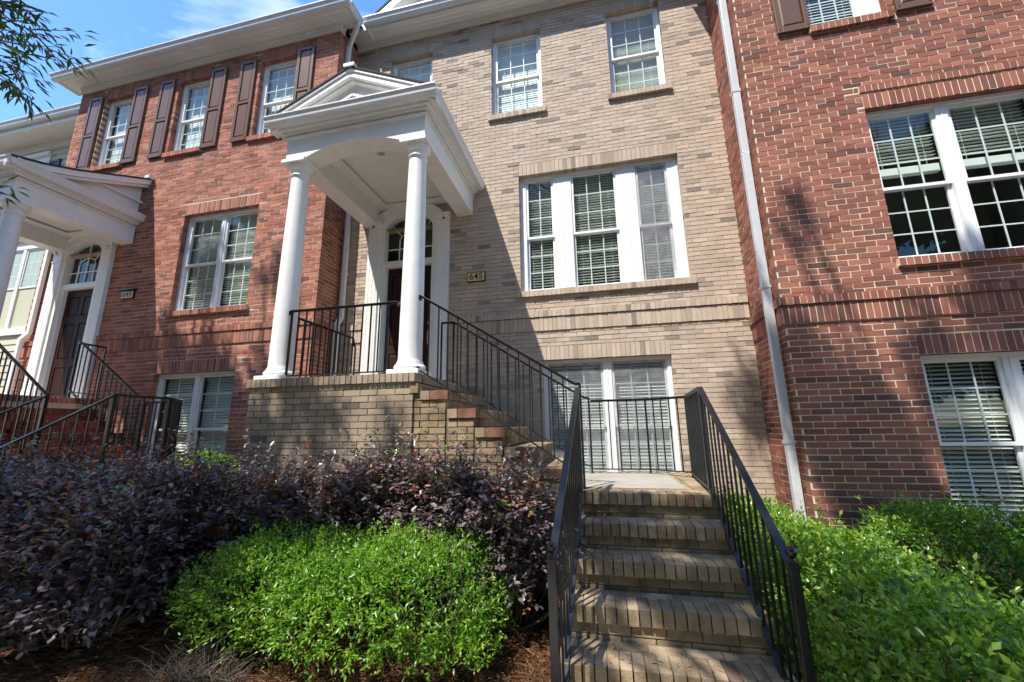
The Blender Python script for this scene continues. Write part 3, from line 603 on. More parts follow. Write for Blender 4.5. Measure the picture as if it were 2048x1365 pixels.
# ------------------------------------------------------------------ left red townhouse (643)
XL0 = -10.75
H2 = thing('brick_townhouse', 'orange red brick townhouse on the left with brown panelled shutters and door number 643', 'townhouse', (-7.5, LY, .3))
b2 = Brickwork(dark=.13, irregular=.002, rec=.0026)
lw = (-7.305, -5.69, 3.675, 5.53); ll = (-7.40, -5.735, .80, 2.59); lu = [(-10.00, -9.20, 6.94, 8.62), (-8.02, -7.235, 6.94, 8.62), (-6.06, -5.25, 6.94, 8.62)]; ld = (-10.19, -8.97, 1.9, 5.02); lt_ = (-9.99, -9.15, 5.02, 5.28)
op = [lw, ll, *lu]; holes = op + openings(b2, LY, op) + [ld, lt_]
for a, d in ((XL0 + .01, -10.25), (-8.88, XC - .01)): b2.course('y', LY, -1, a, d, 3.247, 3.338, proud=.034, d=.13); b2.course('y', LY, -1, a, d, 3.033, 3.236, proud=.017, d=.11)
Brickwork.open = op + [ld, lt_]
b2.wall('y', LY, -1, XL0, XC, .1, 8.92, holes + [(XL0, XC, 3.03, 3.345)], shift=.05)
Brickwork.open = []
b2.wall('x', XC, 1, LY, FY + .3, .1, 8.98, [(LY, FY, 3.03, 3.345)], toothed='lo'); b2.course('x', XC, 1, LY - .03, FY - .01, 3.247, 3.338, proud=.034); b2.course('x', XC, 1, LY - .015, FY - .01, 3.033, 3.236, proud=.017)
b2.wall('x', XL0, -1, LY, LY + 2, .1, 8.92, toothed='lo')
# left slab
b2.wall('y', 3.70, -1, -10.35, -8.42, .05, FLOOR - .095); b2.course('y', 3.67, -1, -10.38, -8.40, FLOOR - .092, FLOOR, d=.19)
for i in range(24): yy = 3.87 + i * .0607; b2.b.append((-8.50, yy + .025, FLOOR - .046, .2, .052, .092, b2.tint(0, yy)))
b2.mortar.box(-10.32, -8.43, 3.73, LY, .05, FLOOR - .008)
b2.build(H2, M['left_red_brick'], M['left_mortar'], seen=lambda x, y, z: 1.7 < z < 6.5 and y < 5.4 and not (x > -4.9 and z < 6) and x > -9, limit=300)
window(H2, LY, *lw, [(-7.25, -6.535, 3), (-6.46, -5.745, 3)], 4.575, tilt=-12)
window(H2, LY, *ll, [(-7.345, -6.61, 2), (-6.525, -5.79, 2)], 1.66, tilt=52)
for w_ in lu: window(H2, LY, *w_, [(w_[0] + .05, w_[1] - .05, 3)], 7.74, blind='sheer', tilt=82, single_slats=False)
for a, d in ((-10.39, -10.04), (-9.155, -8.80), (-8.46, -8.11), (-7.19, -6.83), (-6.49, -6.14), (-5.20, -4.85)): shutter(H2, LY, a, d, 6.89, 8.68)
entry_door(H2, LY, -9.57, FLOOR)
porch(H2, -10.30, -8.45, 3.70, LY - .005, 5.10, 'shed', (-10.16, -8.59), 3.835, FLOOR)
plaque(H2, -8.29, LY - .001, 4.07, '643', w=.29, h=.155, hood=True)
def eave_box(house, x0, x1, y0, y1, zw, o, zg):
    e = MB()
    e.box(x0 - .022, x1 + .022, y0 - .022, y0 + .05, zw - .015, zw + .13); e.box(x1, x1 + .022, y0 + .05, y1, zw - .015, zw + .13); e.box(x0 - .022, x0, y0 + .05, y1, zw - .015, zw + .13)
    e.box(x0 - .04, x1 + .04, y0 - .04, y0 - .022, zw + .085, zw + .13); e.box(x1 + .022, x1 + .04, y0 - .02, y1, zw + .085, zw + .13)
    e.build('frieze_board', M['white_paint'], house)
    e = MB(); n = 4
    for k in range(n): d0 = o * k / n; d1 = o * (k + 1) / n - .004; e.box(x0 - d1, x1 + d1, y0 - d1, y0 - d0, zw + .132, zw + .145); e.box(x1 + d0, x1 + d1, y0 - d0, y1, zw + .132, zw + .145); e.box(x0 - d1, x0 - d0, y0 - d0, y1, zw + .132, zw + .145)
    e.build('soffit', M['white_paint'], house)
    e = MB(); e.box(x0 - o, x1 + o, y0 - o - .012, y0 - o, zw + .12, zg - .02); e.box(x1 + o, x1 + o + .012, y0 - o, y1, zw + .12, zg - .02); e.box(x0 - o - .012, x0 - o, y0 - o, y1, zw + .12, zg - .02); e.build('fascia', M['white_paint'], house)
    g = MB(); gutter_run(g, (x0 - o - .12, y0 - o - .013), (x1 + o + .12, y0 - o - .013), (0, -1), zg, .13, .12); gutter_run(g, (x1 + o + .013, y0 - o - .01), (x1 + o + .013, y1), (1, 0), zg, .13, .12); gutter_run(g, (x0 - o - .013, y0 - o), (x0 - o - .013, y1), (-1, 0), zg, .13, .12)
    g.build('gutter', M['gutter_metal'], house)
    r = MB(); xm0, xm1 = x0 + 2.8, x1 - 2.8; a = o + .05; zz = zg - .03
    r.pts([(x0 - a, y0 - a, zz), (x1 + a, y0 - a, zz), (x1 + a, y0 + 6, zz), (x0 - a, y0 + 6, zz), (xm0, y0 + 3, zz + 1.6), (xm1, y0 + 3, zz + 1.6)], ((0, 1, 5, 4), (1, 2, 5), (2, 3, 4, 5), (3, 0, 4)))
    r.build('roof', M['shingle'], house)
eave_box(H2, XL0, XC, LY, FY - .44, 8.915, .26, 9.17)
downspout(H2, [(XC + .33, FY - .52, 9.06), (XC + .30, FY - .50, 8.93), (XC + .06, LY + .19, 8.72), (XC + .055, LY + .19, 5.9)], m='gutter_metal')
downspout(H2, [(-10.52, LY - .05, 5.35), (-10.52, LY - .05, 3.50), (-10.60, LY - .10, 3.36), (-10.60, LY - .10, 1.2)], m='white_paint')
MB().box(XL0 + .05, XC - .2, LY + 1.0, LY + 1.1, 0, 8.9).build('back_wall', M['room'], H2)

# ------------------------------------------------------------------ right red townhouse
XR1 = 6.2; DZ = -.335
H3 = thing('brick_townhouse', 'dark red brick townhouse filling the right side with pale mortar joints and white windows', 'townhouse', (4.2, RY, .3))
b3 = Brickwork(dark=.10, irregular=.0018, rec=.0028)
rw = (3.25, 4.95, 3.352, 5.26); rl = (3.235, 4.95, .60, 2.295); ru = (2.875, 3.72, 6.53, 8.2)
op = [rw, rl, ru]; holes = op[:]
for k, (a, d, p, q) in enumerate(op):
    b3.course('y', RY, -1, a, d, q + .004, q + .204); holes.append((a, d, q, q + .208))
    if k == 0: b3.course('y', RY, -1, a - .02, d + .02, q + .214, q + .305, proud=.012); holes.append((a - .02, d + .02, q + .208, q + .310))
    b3.course('y', RY, -1, a - .03, d + .03, p - .096, p - .004, proud=.045, d=.17); holes.append((a - .03, d + .03, p - .10, p))
b3.course('y', RY, -1, XD - .03, XR1, 2.912, 3.003, proud=.036, d=.13); b3.course('y', RY, -1, XD - .015, XR1, 2.698, 2.902, proud=.018, d=.11)
Brickwork.open = op
b3.wall('y', RY, -1, XD, XR1, .1, 9.0, holes + [(XD, XR1, 2.695, 3.01)], shift=.02)
Brickwork.open = []
b3.wall('x', XD, -1, RY, FY + .3, .1, 9.0, [(RY, FY, 2.695, 3.01)], toothed='lo'); b3.course('x', XD, -1, RY - .03, FY - .01, 2.912, 3.003, proud=.036); b3.course('x', XD, -1, RY - .015, FY - .01, 2.698, 2.902, proud=.018)
b3.build(H3, M['right_red_brick'], M['cream_mortar'], seen=lambda x, y, z: z > 1.0 and y < 5.0, limit=300)
window(H3, RY, *rw, [(3.295, 3.985, 3), (4.10, 4.90, 3)], 4.245, drop=.36, tilt=5)
window(H3, RY, *rl, [(3.29, 3.985, 3), (4.10, 4.90, 3)], 1.39, tilt=26, deep=.085)
window(H3, RY, *ru, [(2.92, 3.50, 3)], 7.3, tilt=55, single_slats=True)
shutter(H3, RY, 2.49, 2.86, 6.505, 8.25); shutter(H3, RY, 3.785, 4.155, 6.505, 8.25)
e = MB(); e.box(XD - .02, XR1, RY - .02, RY + .1, 8.985, 9.11); e.box(XD - .35, XR1, RY - .35, RY + .02, 9.11, 9.13); e.box(XD - .35, XD, RY, FY - .35, 9.11, 9.13); e.build('soffit', M['white_paint'], H3)
g = MB(); gutter_run(g, (XD - .45, RY - .35), (XR1, RY - .35), (0, -1), 9.25, .13, .12); gutter_run(g, (XD - .35, RY - .35), (XD - .35, FY - .45), (-1, 0), 9.25, .13, .12); g.build('gutter', M['gutter_metal'], H3)
MB().box(XD - .3, XR1, RY - .3, RY + 6, 9.2, 9.6).build('roof', M['shingle'], H3)
MB().box(XD + .05, XR1, RY + 1.0, RY + 1.1, 0, 9.1).build('back_wall', M['room'], H3)
downspout(H3, [(1.985, 5.10, 9.05), (1.985, 5.10, 5.0), (1.975, 5.085, 4.98), (1.975, 5.085, .35)], w=.085, d=.075)

# ------------------------------------------------------------------ far left siding house
SYW = 6.3
H4 = thing('siding_house', 'pale yellow clapboard house with white trim at the far left edge', 'house', (-13.8, SYW, .3))
sw = (-14.0, -12.55, 3.95, 6.0); su = (-14.6, -13.35, 6.9, 8.35)
k = 0; z = .3
while z < 8.75:
    segs = [(-17.5, -10.76)]
    for h in ((sw[0] - .1, sw[1] + .1, sw[2] - .16, sw[3] + .3), (su[0] - .1, su[1] + .1, su[2] - .1, su[3] + .25)):
        if z + .16 > h[2] and z < h[3]: segs = [s for a, b in segs for s in ((a, min(b, h[0])), (max(a, h[1]), b)) if s[1] - s[0] > .05]
    for a, b in segs:
        MB().pts([(x, y_, z_) for x in (a, b) for y_, z_ in ((SYW - .022, z), (SYW, z), (SYW, z + .165), (SYW - .004, z + .165))], ((0, 4, 7, 3), (0, 1, 5, 4), (0, 3, 2, 1), (4, 5, 6, 7))).build('siding_board', M['siding'], H4)
    z += .158
MB().box(-17.5, -10.76, SYW + .001, SYW + .03, .2, 8.8).build('wall', M['siding'], H4)
for w_ in (sw, su):
    t = MB(); a, b, p, q = w_; t.box(a - .09, a, SYW - .03, SYW + .07, p, q); t.box(b, b + .09, SYW - .03, SYW + .07, p, q); t.box(a - .12, b + .12, SYW - .04, SYW, q, q + .16); t.box(a - .16, b + .16, SYW - .10, SYW, q + .16, q + .24); t.box(a - .12, b + .12, SYW - .06, SYW, p - .12, p)
    t.build('window_trim', M['white_paint'], H4)
    window(H4, SYW - .04, *w_, [(a + .05, b - .05, 3)] if w_ is su else [(a + .05, (a + b) / 2 - .05, 3), ((a + b) / 2 + .05, b - .05, 3)], (p + q) / 2, blind='sheer', tilt=82, deep=.0, single_slats=False)
shutter(H4, SYW - .01, -13.2, -12.85, 6.9, 8.35, 'black_shutter')
e = MB(); e.box(-17.5, -10.8, SYW - .03, SYW, 8.72, 8.95); e.box(-17.5, -10.8, SYW - .45, SYW, 8.95, 8.97); e.box(-17.5, -10.8, SYW - .47, SYW - .45, 8.94, 9.12); e.build('soffit', M['white_paint'], H4)
g = MB(); gutter_run(g, (-17.5, SYW - .471), (-10.8, SYW - .471), (0, -1), 9.2, .14, .13); g.build('gutter', M['gutter_metal'], H4)
MB().pts([(-17.6, SYW - .5, 9.18), (-10.7, SYW - .5, 9.18), (-10.7, SYW + 4, 11.2), (-17.6, SYW + 4, 11.2)], ((0, 1, 2, 3),)).build('roof', M['shingle'], H4)

# ------------------------------------------------------------------ brick staircase of the tan house
ST = thing('brick_staircase', 'stained tan brick front steps rising to a railed landing then turning left', 'staircase', (.3, 3, 0))
sb = Brickwork(dark=.12, irregular=.0018); X0, X1 = -.33, .90; TR, RI = .295, .1815; YN, ZL = 3.75, 1.053
sb.tint = lambda u, z: (random.uniform(.2, .66), random.uniform(.2, .8))
def stt(x, y): return (random.uniform(.93, 1), .5) if random.random() < .08 else (random.uniform(0, .70), random.random())
def tread_y(x0, x1, yn, zt, back=True):
    n = round((x1 - x0) / .0675); p = (x1 - x0) / n
    for i in range(n): sb.b.append((x0 + (i + .5) * p, yn + .097, zt - .046 + random.uniform(-.002, .002), p - .008, .194, .092, stt(i, zt)))
    if back:
        n = round((x1 - x0) / BL); p = (x1 - x0) / n
        for i in range(n + 1):
            a = max(x0, x0 + (i - .5) * p) + .004; b = min(x1, x0 + (i + .5) * p) - .004
            if b - a > .03: sb.b.append(((a + b) / 2, yn + .25, zt - .036, b - a, .088, .064, stt(i, zt + 3)))
def riser(x0, x1, y, za, zb, sh):
    i = 0; a = x0 - sh * BL
    while a < x1:
        p, q = max(a + .004, x0), min(a + BL - .004, x1)
        if q - p > .03: sb.b.append(((p + q) / 2, y + .045 + random.uniform(-.002, .002), (za + zb) / 2, q - p, .09, zb - za, stt(i, za))); i += 1
        a += BL
for k in range(6):
    yn = YN - TR * k; zt = ZL - RI * k
    tread_y(X0, X1, yn, zt, True)
    riser(X0 + .02, X1 - .02, yn + .032, zt - .092 - .0095 - .058, zt - .1, .3 * (k % 3)); riser(X0 + .02, X1 - .02, yn + .030, zt - RI - .02, zt - .169, .3 * ((k + 1) % 3))
    sb.mortar.box(X0 + .012, X1 - .012, yn + .04, yn + .31, -.1, zt - .006)
# landing
sb.mortar.box(X0 + .01, X1 + .05, YN + .30, 5.35, -.1, ZL - .006); sb.wall('x', X1 + .06, 1, YN + .1, 5.3, .2, ZL - .005, mortar=False)
for i in range(21): sb.b.append((X1 - .04, YN + .33 + i * .0735, ZL - .035, .2, .066, .0705, stt(i, 5)))
for i in range(6):
    for j in range(7): sb.b.append((X0 + .2 + i * .16, 3.75 + .36 + j * .205, ZL - .036, .152, .197, .070, stt(i, j)))
MB().box(-.30, .70, YN + .30, 5.28, ZL + .0, ZL + .006).build('landing_slab', M['concrete'], ST, bevel=.003)
# side flight
XS = [-1.52 + .0, -1.22, -.93, -.625, -.385]; ZS = [2.0, 1.81, 1.62, 1.43, 1.24]; YA, YB = 3.88, 5.28
xs_prev = SX1
for i, (xn, zt) in enumerate(zip(XS, ZS)):
    n = 21; p = (YB - YA) / n
    if i == 0: sb.wall('y', YA + .005, -1, SX1 - .028, xn - .302, .1, zt + .05, mortar=False); sb.mortar.box(SX1 - .028, xn - .3, YA + .02, YB, .05, zt + .04)
    for k in range(n): sb.b.append((xn - .097, YA - .02 + (k + .5) * p, zt - .046, .194, p - .008, .092, (random.uniform(.83, .87), .45) if k == 0 else stt(k, zt)))
    n = 7; p = (YB - YA) / n
    for k in range(n): sb.b.append((xn - .25, YA - .02 + (k + .5) * p, zt - .046, .10, p - .008, .092, stt(k, zt + 2))); sb.b.append((xn - .03 - .045, YA + (k + .5) * p, zt - .135, .09, p - .008, .085, stt(k, zt + 1)))
    sb.mortar.box(xn - .32, xn - .04, YA + .02, YB - .02, .05, zt - .006)
    sb.wall('y', YA + .005, -1, xn - .30, xn - .03, .1, zt - .10, shift=.0, mortar=False)
sb.b.append((SX1 - .02, 4.5, 2.03, .09, 1.3, .1, (.3, .5)))
MB().box(SX0 + .21, SX1 - .21, SY + .2, FY - .01, FLOOR - .007, FLOOR - .001).build('porch_floor', M['step_brick'], H1)
sb.build(ST, M['step_brick'], M['step_mortar'], seen=lambda x, y, z: (x > -.4 and y < 3.95) or (x < -.3 and z > 1.1 and (z > 1.0)), limit=300)

# left neighbour's stairs
ST2 = thing('brick_staircase', 'red brick side steps below the 643 door, seen through black railings', 'staircase', (-7.5, 4.5, 0))
s2 = Brickwork(dark=.1, irregular=.002)
for i in range(6):
    xn = -8.10 + i * .30; zt = 2.0 - .19 * i; n = 19; p = 1.35 / n
    for k in range(n): s2.b.append((xn - .097, 3.75 + (k + .5) * p, zt - .046, .194, p - .008, .092, s2.tint(k, zt)))
    for k in range(6): s2.b.append((xn - .075, 3.77 + (k + .5) * .22, zt - .14, .09, .21, .085, s2.tint(k, zt)))
    s2.mortar.box(xn - .31, xn - .04, 3.78, 5.1, .05, zt - .006); s2.wall('y', 3.77, -1, xn - .30, xn - .03, .1, zt - .10, mortar=False)
s2.mortar.box(-6.7, -5.5, 3.7, 5.2, .0, 1.0); s2.course('y', 3.66, -1, -6.7, -5.5, .95, 1.045, d=.19); s2.wall('y', 3.69, -1, -6.7, -5.5, .05, .94, mortar=False)
s2.build(ST2, M['red_step_brick'], M['left_mortar'], seen=lambda x, y, z: z > 1.4, limit=200)

# ------------------------------------------------------------------ iron railings
def railing(name, label, segs, posts, base=None, group='black iron railings', finial=(), cap=.045, sp=.108, low=.83, brackets=()):
    """segs: list of ((x,y,z) top start, (x,y,z) top end); bars hang low metres beneath the top line"""
    T = thing(name, label, 'railing', (segs[0][0][0], segs[0][0][1], base if base is not None else segs[0][0][2] - 1), group)
    hr = MB()
    for p, q in segs: hr.bar(p, q, cap, .014); hr.bar(Vector(p) - Vector((0, 0, .013)), Vector(q) - Vector((0, 0, .013)), cap * .55, .014)
    hr.build('handrail', M['iron'], T, bevel=.002)
    bm = None
    for p, q in segs:
        p, q = Vector(p), Vector(q); L = ((q - p).xy).length; n = max(1, round(L / sp)); lo = Vector((0, 0, low))
        MB().bar(p - lo, q - lo, .036, .012).build('bottom_rail', M['iron'], T)
        for i in range(1, n):
            t = p + (q - p) * (i / n)
            if bm is None:
                b = MB().bar((0, 0, -low), (0, 0, -.012), .0135); bm = bpy.data.meshes.new('baluster'); bm.from_pydata(b.v, [], b.f); bm.materials.append(M['iron'])
            o = bpy.data.objects.new('baluster', bm); o.location = t; o.color = (0, 0, 0, 1); C.objects.link(o); adopt(o, T)
    for (x, y, zt, zb, w) in posts:
        b = MB().box(x - w / 2, x + w / 2, y - w / 2, y + w / 2, zb, zt); po = b.build('post', M['iron'], T, bevel=.002)
        if w < .03: MB().box(x - .03, x + .03, y - .03, y + .03, zb - .0, zb + .008).build('foot_plate', M['iron'], po)
    for (x, y, z) in finial:
        f = MB(); f.box(x - .026, x + .026, y - .026, y + .026, z - .012, z); f.box(x - .020, x + .020, y - .020, y + .020, z, z + .010); f.lathe(x, y, ((.009, z + .01), (.008, z + .022), (.018, z + .030), (.0245, z + .045), (.025, z + .055), (.0215, z + .069), (.012, z + .078), (.002, z + .081)), 20)
        f.build('ball_finial', M['iron'], T, smooth='auto')
    for (x, y, z) in brackets: MB().box(x - .012, x + .012, y - .02, y + .02, z - .045, z + .01).build('bracket', M['iron'], T)
    return T
rz = 1.935
railing('iron_railing', 'black iron railing right of the tan front steps, wrapping round the landing', [((.84, 2.35, .955), (.84, 3.79, rz)), ((.84, 3.79, rz), (.93, 4.95, rz)), ((.93, 4.95, rz), (.52, 5.24, rz)), ((.52, 5.24, rz), (-.14, 5.24, rz))],
        [(.84, 2.33, .955, .0, .042), (.84, 3.79, rz - .008, ZL, .03), (.93, 4.95, rz - .008, ZL, .022), (.52, 5.24, rz - .008, ZL, .022)], finial=((.84, 2.33, .966),), sp=.105)
railing('iron_railing', 'black iron railing on the left of the tan front steps', [((-.30, 2.28, .945), (-.215, 3.79, rz + .03))],
        [(-.30, 2.26, .945, .0, .042), (-.215, 3.79, rz + .02, ZL, .022)], finial=((-.30, 2.26, .956),), sp=.105)
railing('iron_railing', 'black iron railing along the near side of the side steps below the right column', [((-1.90, 3.97, 3.07), (-.25, 3.97, 2.03)), ((-.25, 3.97, 2.03), (-.20, 3.97, 2.03))],
        [(-.20, 3.97, 2.03, ZL, .022)], brackets=((-1.905, 3.97, 3.06), (-1.905, 3.97, 2.26)), cap=.034)
railing('iron_railing', 'black iron railing along the far side of the side steps against the tan wall', [((-1.98, 5.22, 3.09), (-.22, 5.22, 1.98)), ((-.22, 5.22, 1.98), (-.16, 5.22, 1.97)), ((-2.16, 5.22, 3.09), (-1.98, 5.22, 3.09))],
        [(-.16, 5.22, 1.97, ZL, .022), (-1.98, 5.22, 3.09, FLOOR, .022), (-2.16, 5.22, 3.09, FLOOR, .022)], cap=.034)
railing('iron_railing', 'black iron railing between the two white porch columns', [((-3.59, 4.0, 3.03), (-2.20, 4.0, 3.03))], [(-3.58, 4.0, 3.03, FLOOR, .022)], cap=.034, low=.79, brackets=((-3.60, 4.0, 3.02), (-2.19, 4.0, 3.02)))
railing('iron_railing', 'black iron railing at the left side of the porch running back to the wall', [((-3.76, 4.22, 3.04), (-3.76, 5.5, 3.03)), ((-3.76, 5.5, 3.03), (-3.76, 5.56, 2.9))], [(-3.76, 4.22, 3.03, FLOOR, .022), (-3.76, 5.58, 2.9, FLOOR, .022)], cap=.034, low=.79)
# neighbour's railings
G2 = 'railings of the red house on the left'
railing('iron_railing', 'black iron railing down the far side of the red brick steps below door 643', [((-8.60, 4.95, 3.16), (-6.95, 4.95, 2.08)), ((-6.95, 4.95, 2.08), (-6.25, 4.95, 2.08)), ((-6.25, 4.95, 2.08), (-5.86, 4.50, 2.08))], [(-8.60, 4.95, 3.16, FLOOR, .022), (-6.95, 4.95, 2.08, 1.04, .03), (-6.25, 4.95, 2.08, 1.04, .03)], group=G2)
railing('iron_railing', 'black iron railing down the near side of the red brick steps at the left edge', [((-8.62, 3.95, 3.02), (-7.25, 3.95, 2.13))], [(-7.25, 3.95, 2.13, 1.04, .04)], group=G2)
railing('iron_railing', 'short black iron railing back to the brick wall beside door 643', [((-8.55, 4.92, 3.12), (-8.50, 5.28, 3.10))], [(-8.50, 5.27, 3.10, FLOOR, .02)], group=G2)
railing('iron_railing', 'black iron railing from the left landing down toward the lower left corner', [((-5.80, 2.1, .95), (-5.80, 3.78, 2.08)), ((-5.80, 3.78, 2.08), (-5.84, 4.47, 2.08))], [(-5.80, 2.1, .95, 0, .04), (-5.80, 3.78, 2.08, 1.04, .045), (-5.84, 4.47, 2.08, 1.04, .045)], group=G2)
railing('iron_railing', 'inner black iron railing of the left front steps, behind the purple shrubs', [((-7.15, 2.1, 1.0), (-7.18, 3.9, 2.11))], [(-7.15, 2.1, 1.0, 0, .04)], group=G2)

# ------------------------------------------------------------------ plants
def leaf_template(L, W, fold=.18, curl=.12):
    return np.array([(0, 0, 0), (L * .5, 0, -fold * W), (L, 0, -curl * L), (L * .42, W / 2, 0.05 * L), (L * .42, -W / 2, .05 * L)], np.float32), np.array([(0, 1, 3), (1, 2, 3), (0, 4, 1), (1, 4, 2)], np.int32)
def round_leaf(L, W, fold=.12, curl=.12):
    return np.array([(0, 0, 0), (L * .5, 0, -fold * W), (L, 0, -curl * L), (L * .24, W * .40, .03 * L), (L * .68, W * .42, .0), (L * .24, -W * .40, .03 * L), (L * .68, -W * .42, 0)], np.float32), np.array([(0, 1, 3), (3, 1, 4), (4, 1, 2), (0, 5, 1), (5, 6, 1), (6, 2, 1)], np.int32)
def leaves_mesh(name, m, P, D, S, T, L, W, parent=None, roll=.8, **tags):
    """P positions, D directions, S scales, T tints"""
    n = len(P); V, F = (round_leaf if m.name == 'purple_leaf' else leaf_template)(L, W); D = D / np.maximum(1e-6, np.linalg.norm(D, axis=1, keepdims=True))
    up = np.tile((0, 0, 1.), (n, 1)) + rng.normal(0, roll * .5, (n, 3)); y = np.cross(up, D); y /= np.maximum(1e-6, np.linalg.norm(y, axis=1, keepdims=True)); z = np.cross(D, y)
    v = P[:, None, :] + S[:, None, None] * (V[None, :, 0:1] * D[:, None, :] + V[None, :, 1:2] * y[:, None, :] + V[None, :, 2:3] * z[:, None, :])
    f = (F[None] + (np.arange(n) * len(V))[:, None, None]).reshape(-1, 3)
    me = bpy.data.meshes.new(name); me.vertices.add(n * len(V)); me.vertices.foreach_set('co', v.astype(np.float32).ravel()); me.loops.add(f.size); me.loops.foreach_set('vertex_index', f.ravel().astype(np.int32))
    me.polygons.add(len(f)); me.polygons.foreach_set('loop_start', np.arange(0, f.size, 3, dtype=np.int32)); me.update(calc_edges=True)
    a = me.color_attributes.new('tint', 'FLOAT_COLOR', 'POINT'); c = np.zeros((n, len(V), 4), np.float32); c[..., 0] = T[:, None]; c[..., 3] = 1; a.data.foreach_set('color', c.ravel())
    me.materials.append(m); o = bpy.data.objects.new(name, me); o.color = (0, 0, 0, 1); C.objects.link(o); adopt(o, parent); return tag(o, **tags)
def lumps(p, seed, s=1.0):
    q = p * s + seed; return (np.sin(q[:, 0] * 3.1 + np.sin(q[:, 1] * 2.3)) + np.sin(q[:, 1] * 3.7 + np.sin(q[:, 2] * 2.9)) + np.sin(q[:, 2] * 4.3 + np.sin(q[:, 0] * 3.3))) / 3
def shrub(name, label, lobes, m, nsprig, per, L, W, boxy=2.6, bump=.14, twigs=60, base_z=.1, seed=0, up=.5, sprig=.09, group=None, tmix=(.5, .2), shell=.24, stick=.04, stickh=.12, flat=0, young=0, open_=.0):
    """a bush: leaves set in sprigs through the outer shell of lumpy, overlapping lobes ((cx,cy,cz),(rx,ry,rz))"""
    c0 = lobes[0][0]; T = thing(name, label, 'shrub', (c0[0], c0[1], base_z), group); vol = np.array([r[0] * r[1] + r[1] * r[2] + r[0] * r[2] for _, r in lobes]); vol = vol / vol.sum()
    PP = []; NN = []; ZZ = []
    for li, (c, r) in enumerate(lobes):
        c = np.array(c, float); r = np.array(r, float); n = int(nsprig * vol[li])
        d = rng.normal(size=(n, 3)); d /= np.linalg.norm(d, axis=1, keepdims=True); d[:, 2] = np.where(d[:, 2] < -.6, -d[:, 2], d[:, 2])
        k = (np.abs(d) ** boxy).sum(1) ** (-1 / boxy); surf = d * k[:, None]; q = surf * r + c
        rad = (1 - np.abs(rng.normal(0, shell, n)).clip(0, .8)) * (1 + bump * lumps(q, seed, 1.5) + .6 * bump * lumps(q, seed + 5, 3.7))
        P = c + surf * r * rad[:, None]
        hole = lumps(q, seed + 9, 2.6) < -.45 - .3 * rng.random(n) + open_
        low = (surf[:, 2] < .1) & hole
        st = rng.random(n) < stick; P[st] += (surf[st] * .3 + np.array((0, 0, .9))) * rng.uniform(.02, stickh, (st.sum(), 1)) * (surf[st][:, 2:3] > -.1)
        N = surf / r; N /= np.linalg.norm(N, axis=1, keepdims=True); N += (0, 0, up); N[st] += (0, 0, 1.2); N += rng.normal(0, .45, N.shape); N /= np.linalg.norm(N, axis=1, keepdims=True)
        keep = (P[:, 2] > base_z + .06 * rng.random(n)) & ~low
        for lj, (c2, r2) in enumerate(lobes):
            if lj != li: keep &= ((np.abs((P - c2) / r2) ** boxy).sum(1) > .35)
        PP.append(P[keep]); NN.append(N[keep]); ZZ.append(surf[keep][:, 2])
    P0 = np.concatenate(PP); N = np.concatenate(NN); Z = np.concatenate(ZZ); n = len(P0)
    t = np.tile(np.linspace(0, 1, per), n); P = np.repeat(P0, per, 0) + np.repeat(N, per, 0) * (t * sprig)[:, None] + rng.normal(0, .006, (n * per, 3))
    side = rng.normal(size=(n * per, 3)); side[:, 2] *= (1 - flat); D = np.repeat(N, per, 0) * (.35 + .6 * t)[:, None] * (1, 1, 1 - flat) + side * .62
    tt = rng.normal(tmix[0], tmix[1], n) + .16 * lumps(P0, seed + 3, 2.2) + young * np.clip(Z - .35, 0, 1) * (lumps(P0, seed + 7, 1.8) > -.1) * rng.random(n)
    T_ = np.repeat(tt, per) + rng.normal(0, .08, n * per) + .15 * (t - .5)
    leaves_mesh('foliage', m, P, D, rng.uniform(.6, 1.2, n * per), T_.clip(.01, 1), L, W, T, roll=.8 - .4 * flat, kind='stuff')
    b = MB()
    for i in rng.choice(n, min(n, twigs), replace=False):
        q = P0[i] + N[i] * sprig; c = min(lobes, key=lambda l: abs(l[0][0] - q[0]) + abs(l[0][1] - q[1]))[0]
        root = np.array((c[0] + (q[0] - c[0]) * .35, c[1] + (q[1] - c[1]) * .35, base_z)); mid = (root * .4 + q * .6) + rng.normal(0, .03, 3)
        b.tube([root, (root + mid) / 2 + rng.normal(0, .02, 3), mid, q], [.009, .007, .004, .0018], 4)
    b.build('branches', M['twig'], T, kind='stuff'); return T
gk = dict(group='green shrubs', twigs=150)
shrub('green_shrub', 'bright green rounded clipped shrub left of the front steps', [((-2.45, 2.98, .38), (.66, .52, .40)), ((-1.42, 2.92, .38), (.70, .50, .42)), ((-1.95, 2.85, .31), (.6, .46, .36)), ((-.98, 2.74, .20), (.30, .26, .17))], M['green_leaf'], 9000, 7, .034, .0145, boxy=2.5, bump=.16, seed=1, sprig=.08, base_z=.21, tmix=(.55, .17), stick=.07, stickh=.09, shell=.2, open_=.25, **gk)
shrub('green_shrub', 'bright green hedge shrub growing right beside the right hand railing', [((1.27, 4.15, .52), (.36, .75, .40)), ((1.33, 3.1, .50), (.42, .75, .43)), ((1.36, 2.2, .48), (.46, .70, .44))], M['holly_leaf'], 8600, 6, .036, .019, boxy=3.0, bump=.15, seed=3, sprig=.065, base_z=.06, tmix=(.58, .2), stick=.06, open_=.15, **gk)
shrub('green_shrub', 'darker green shrub under the lower right window of the red house', [((2.55, 4.0, .54), (.62, .55, .40)), ((3.5, 3.75, .50), (.7, .6, .40)), ((2.9, 3.4, .42), (.75, .5, .36))], M['holly_leaf'], 7000, 6, .036, .019, boxy=2.6, bump=.18, seed=7, sprig=.065, base_z=.1, tmix=(.42, .2), stick=.07, open_=.2, **gk)
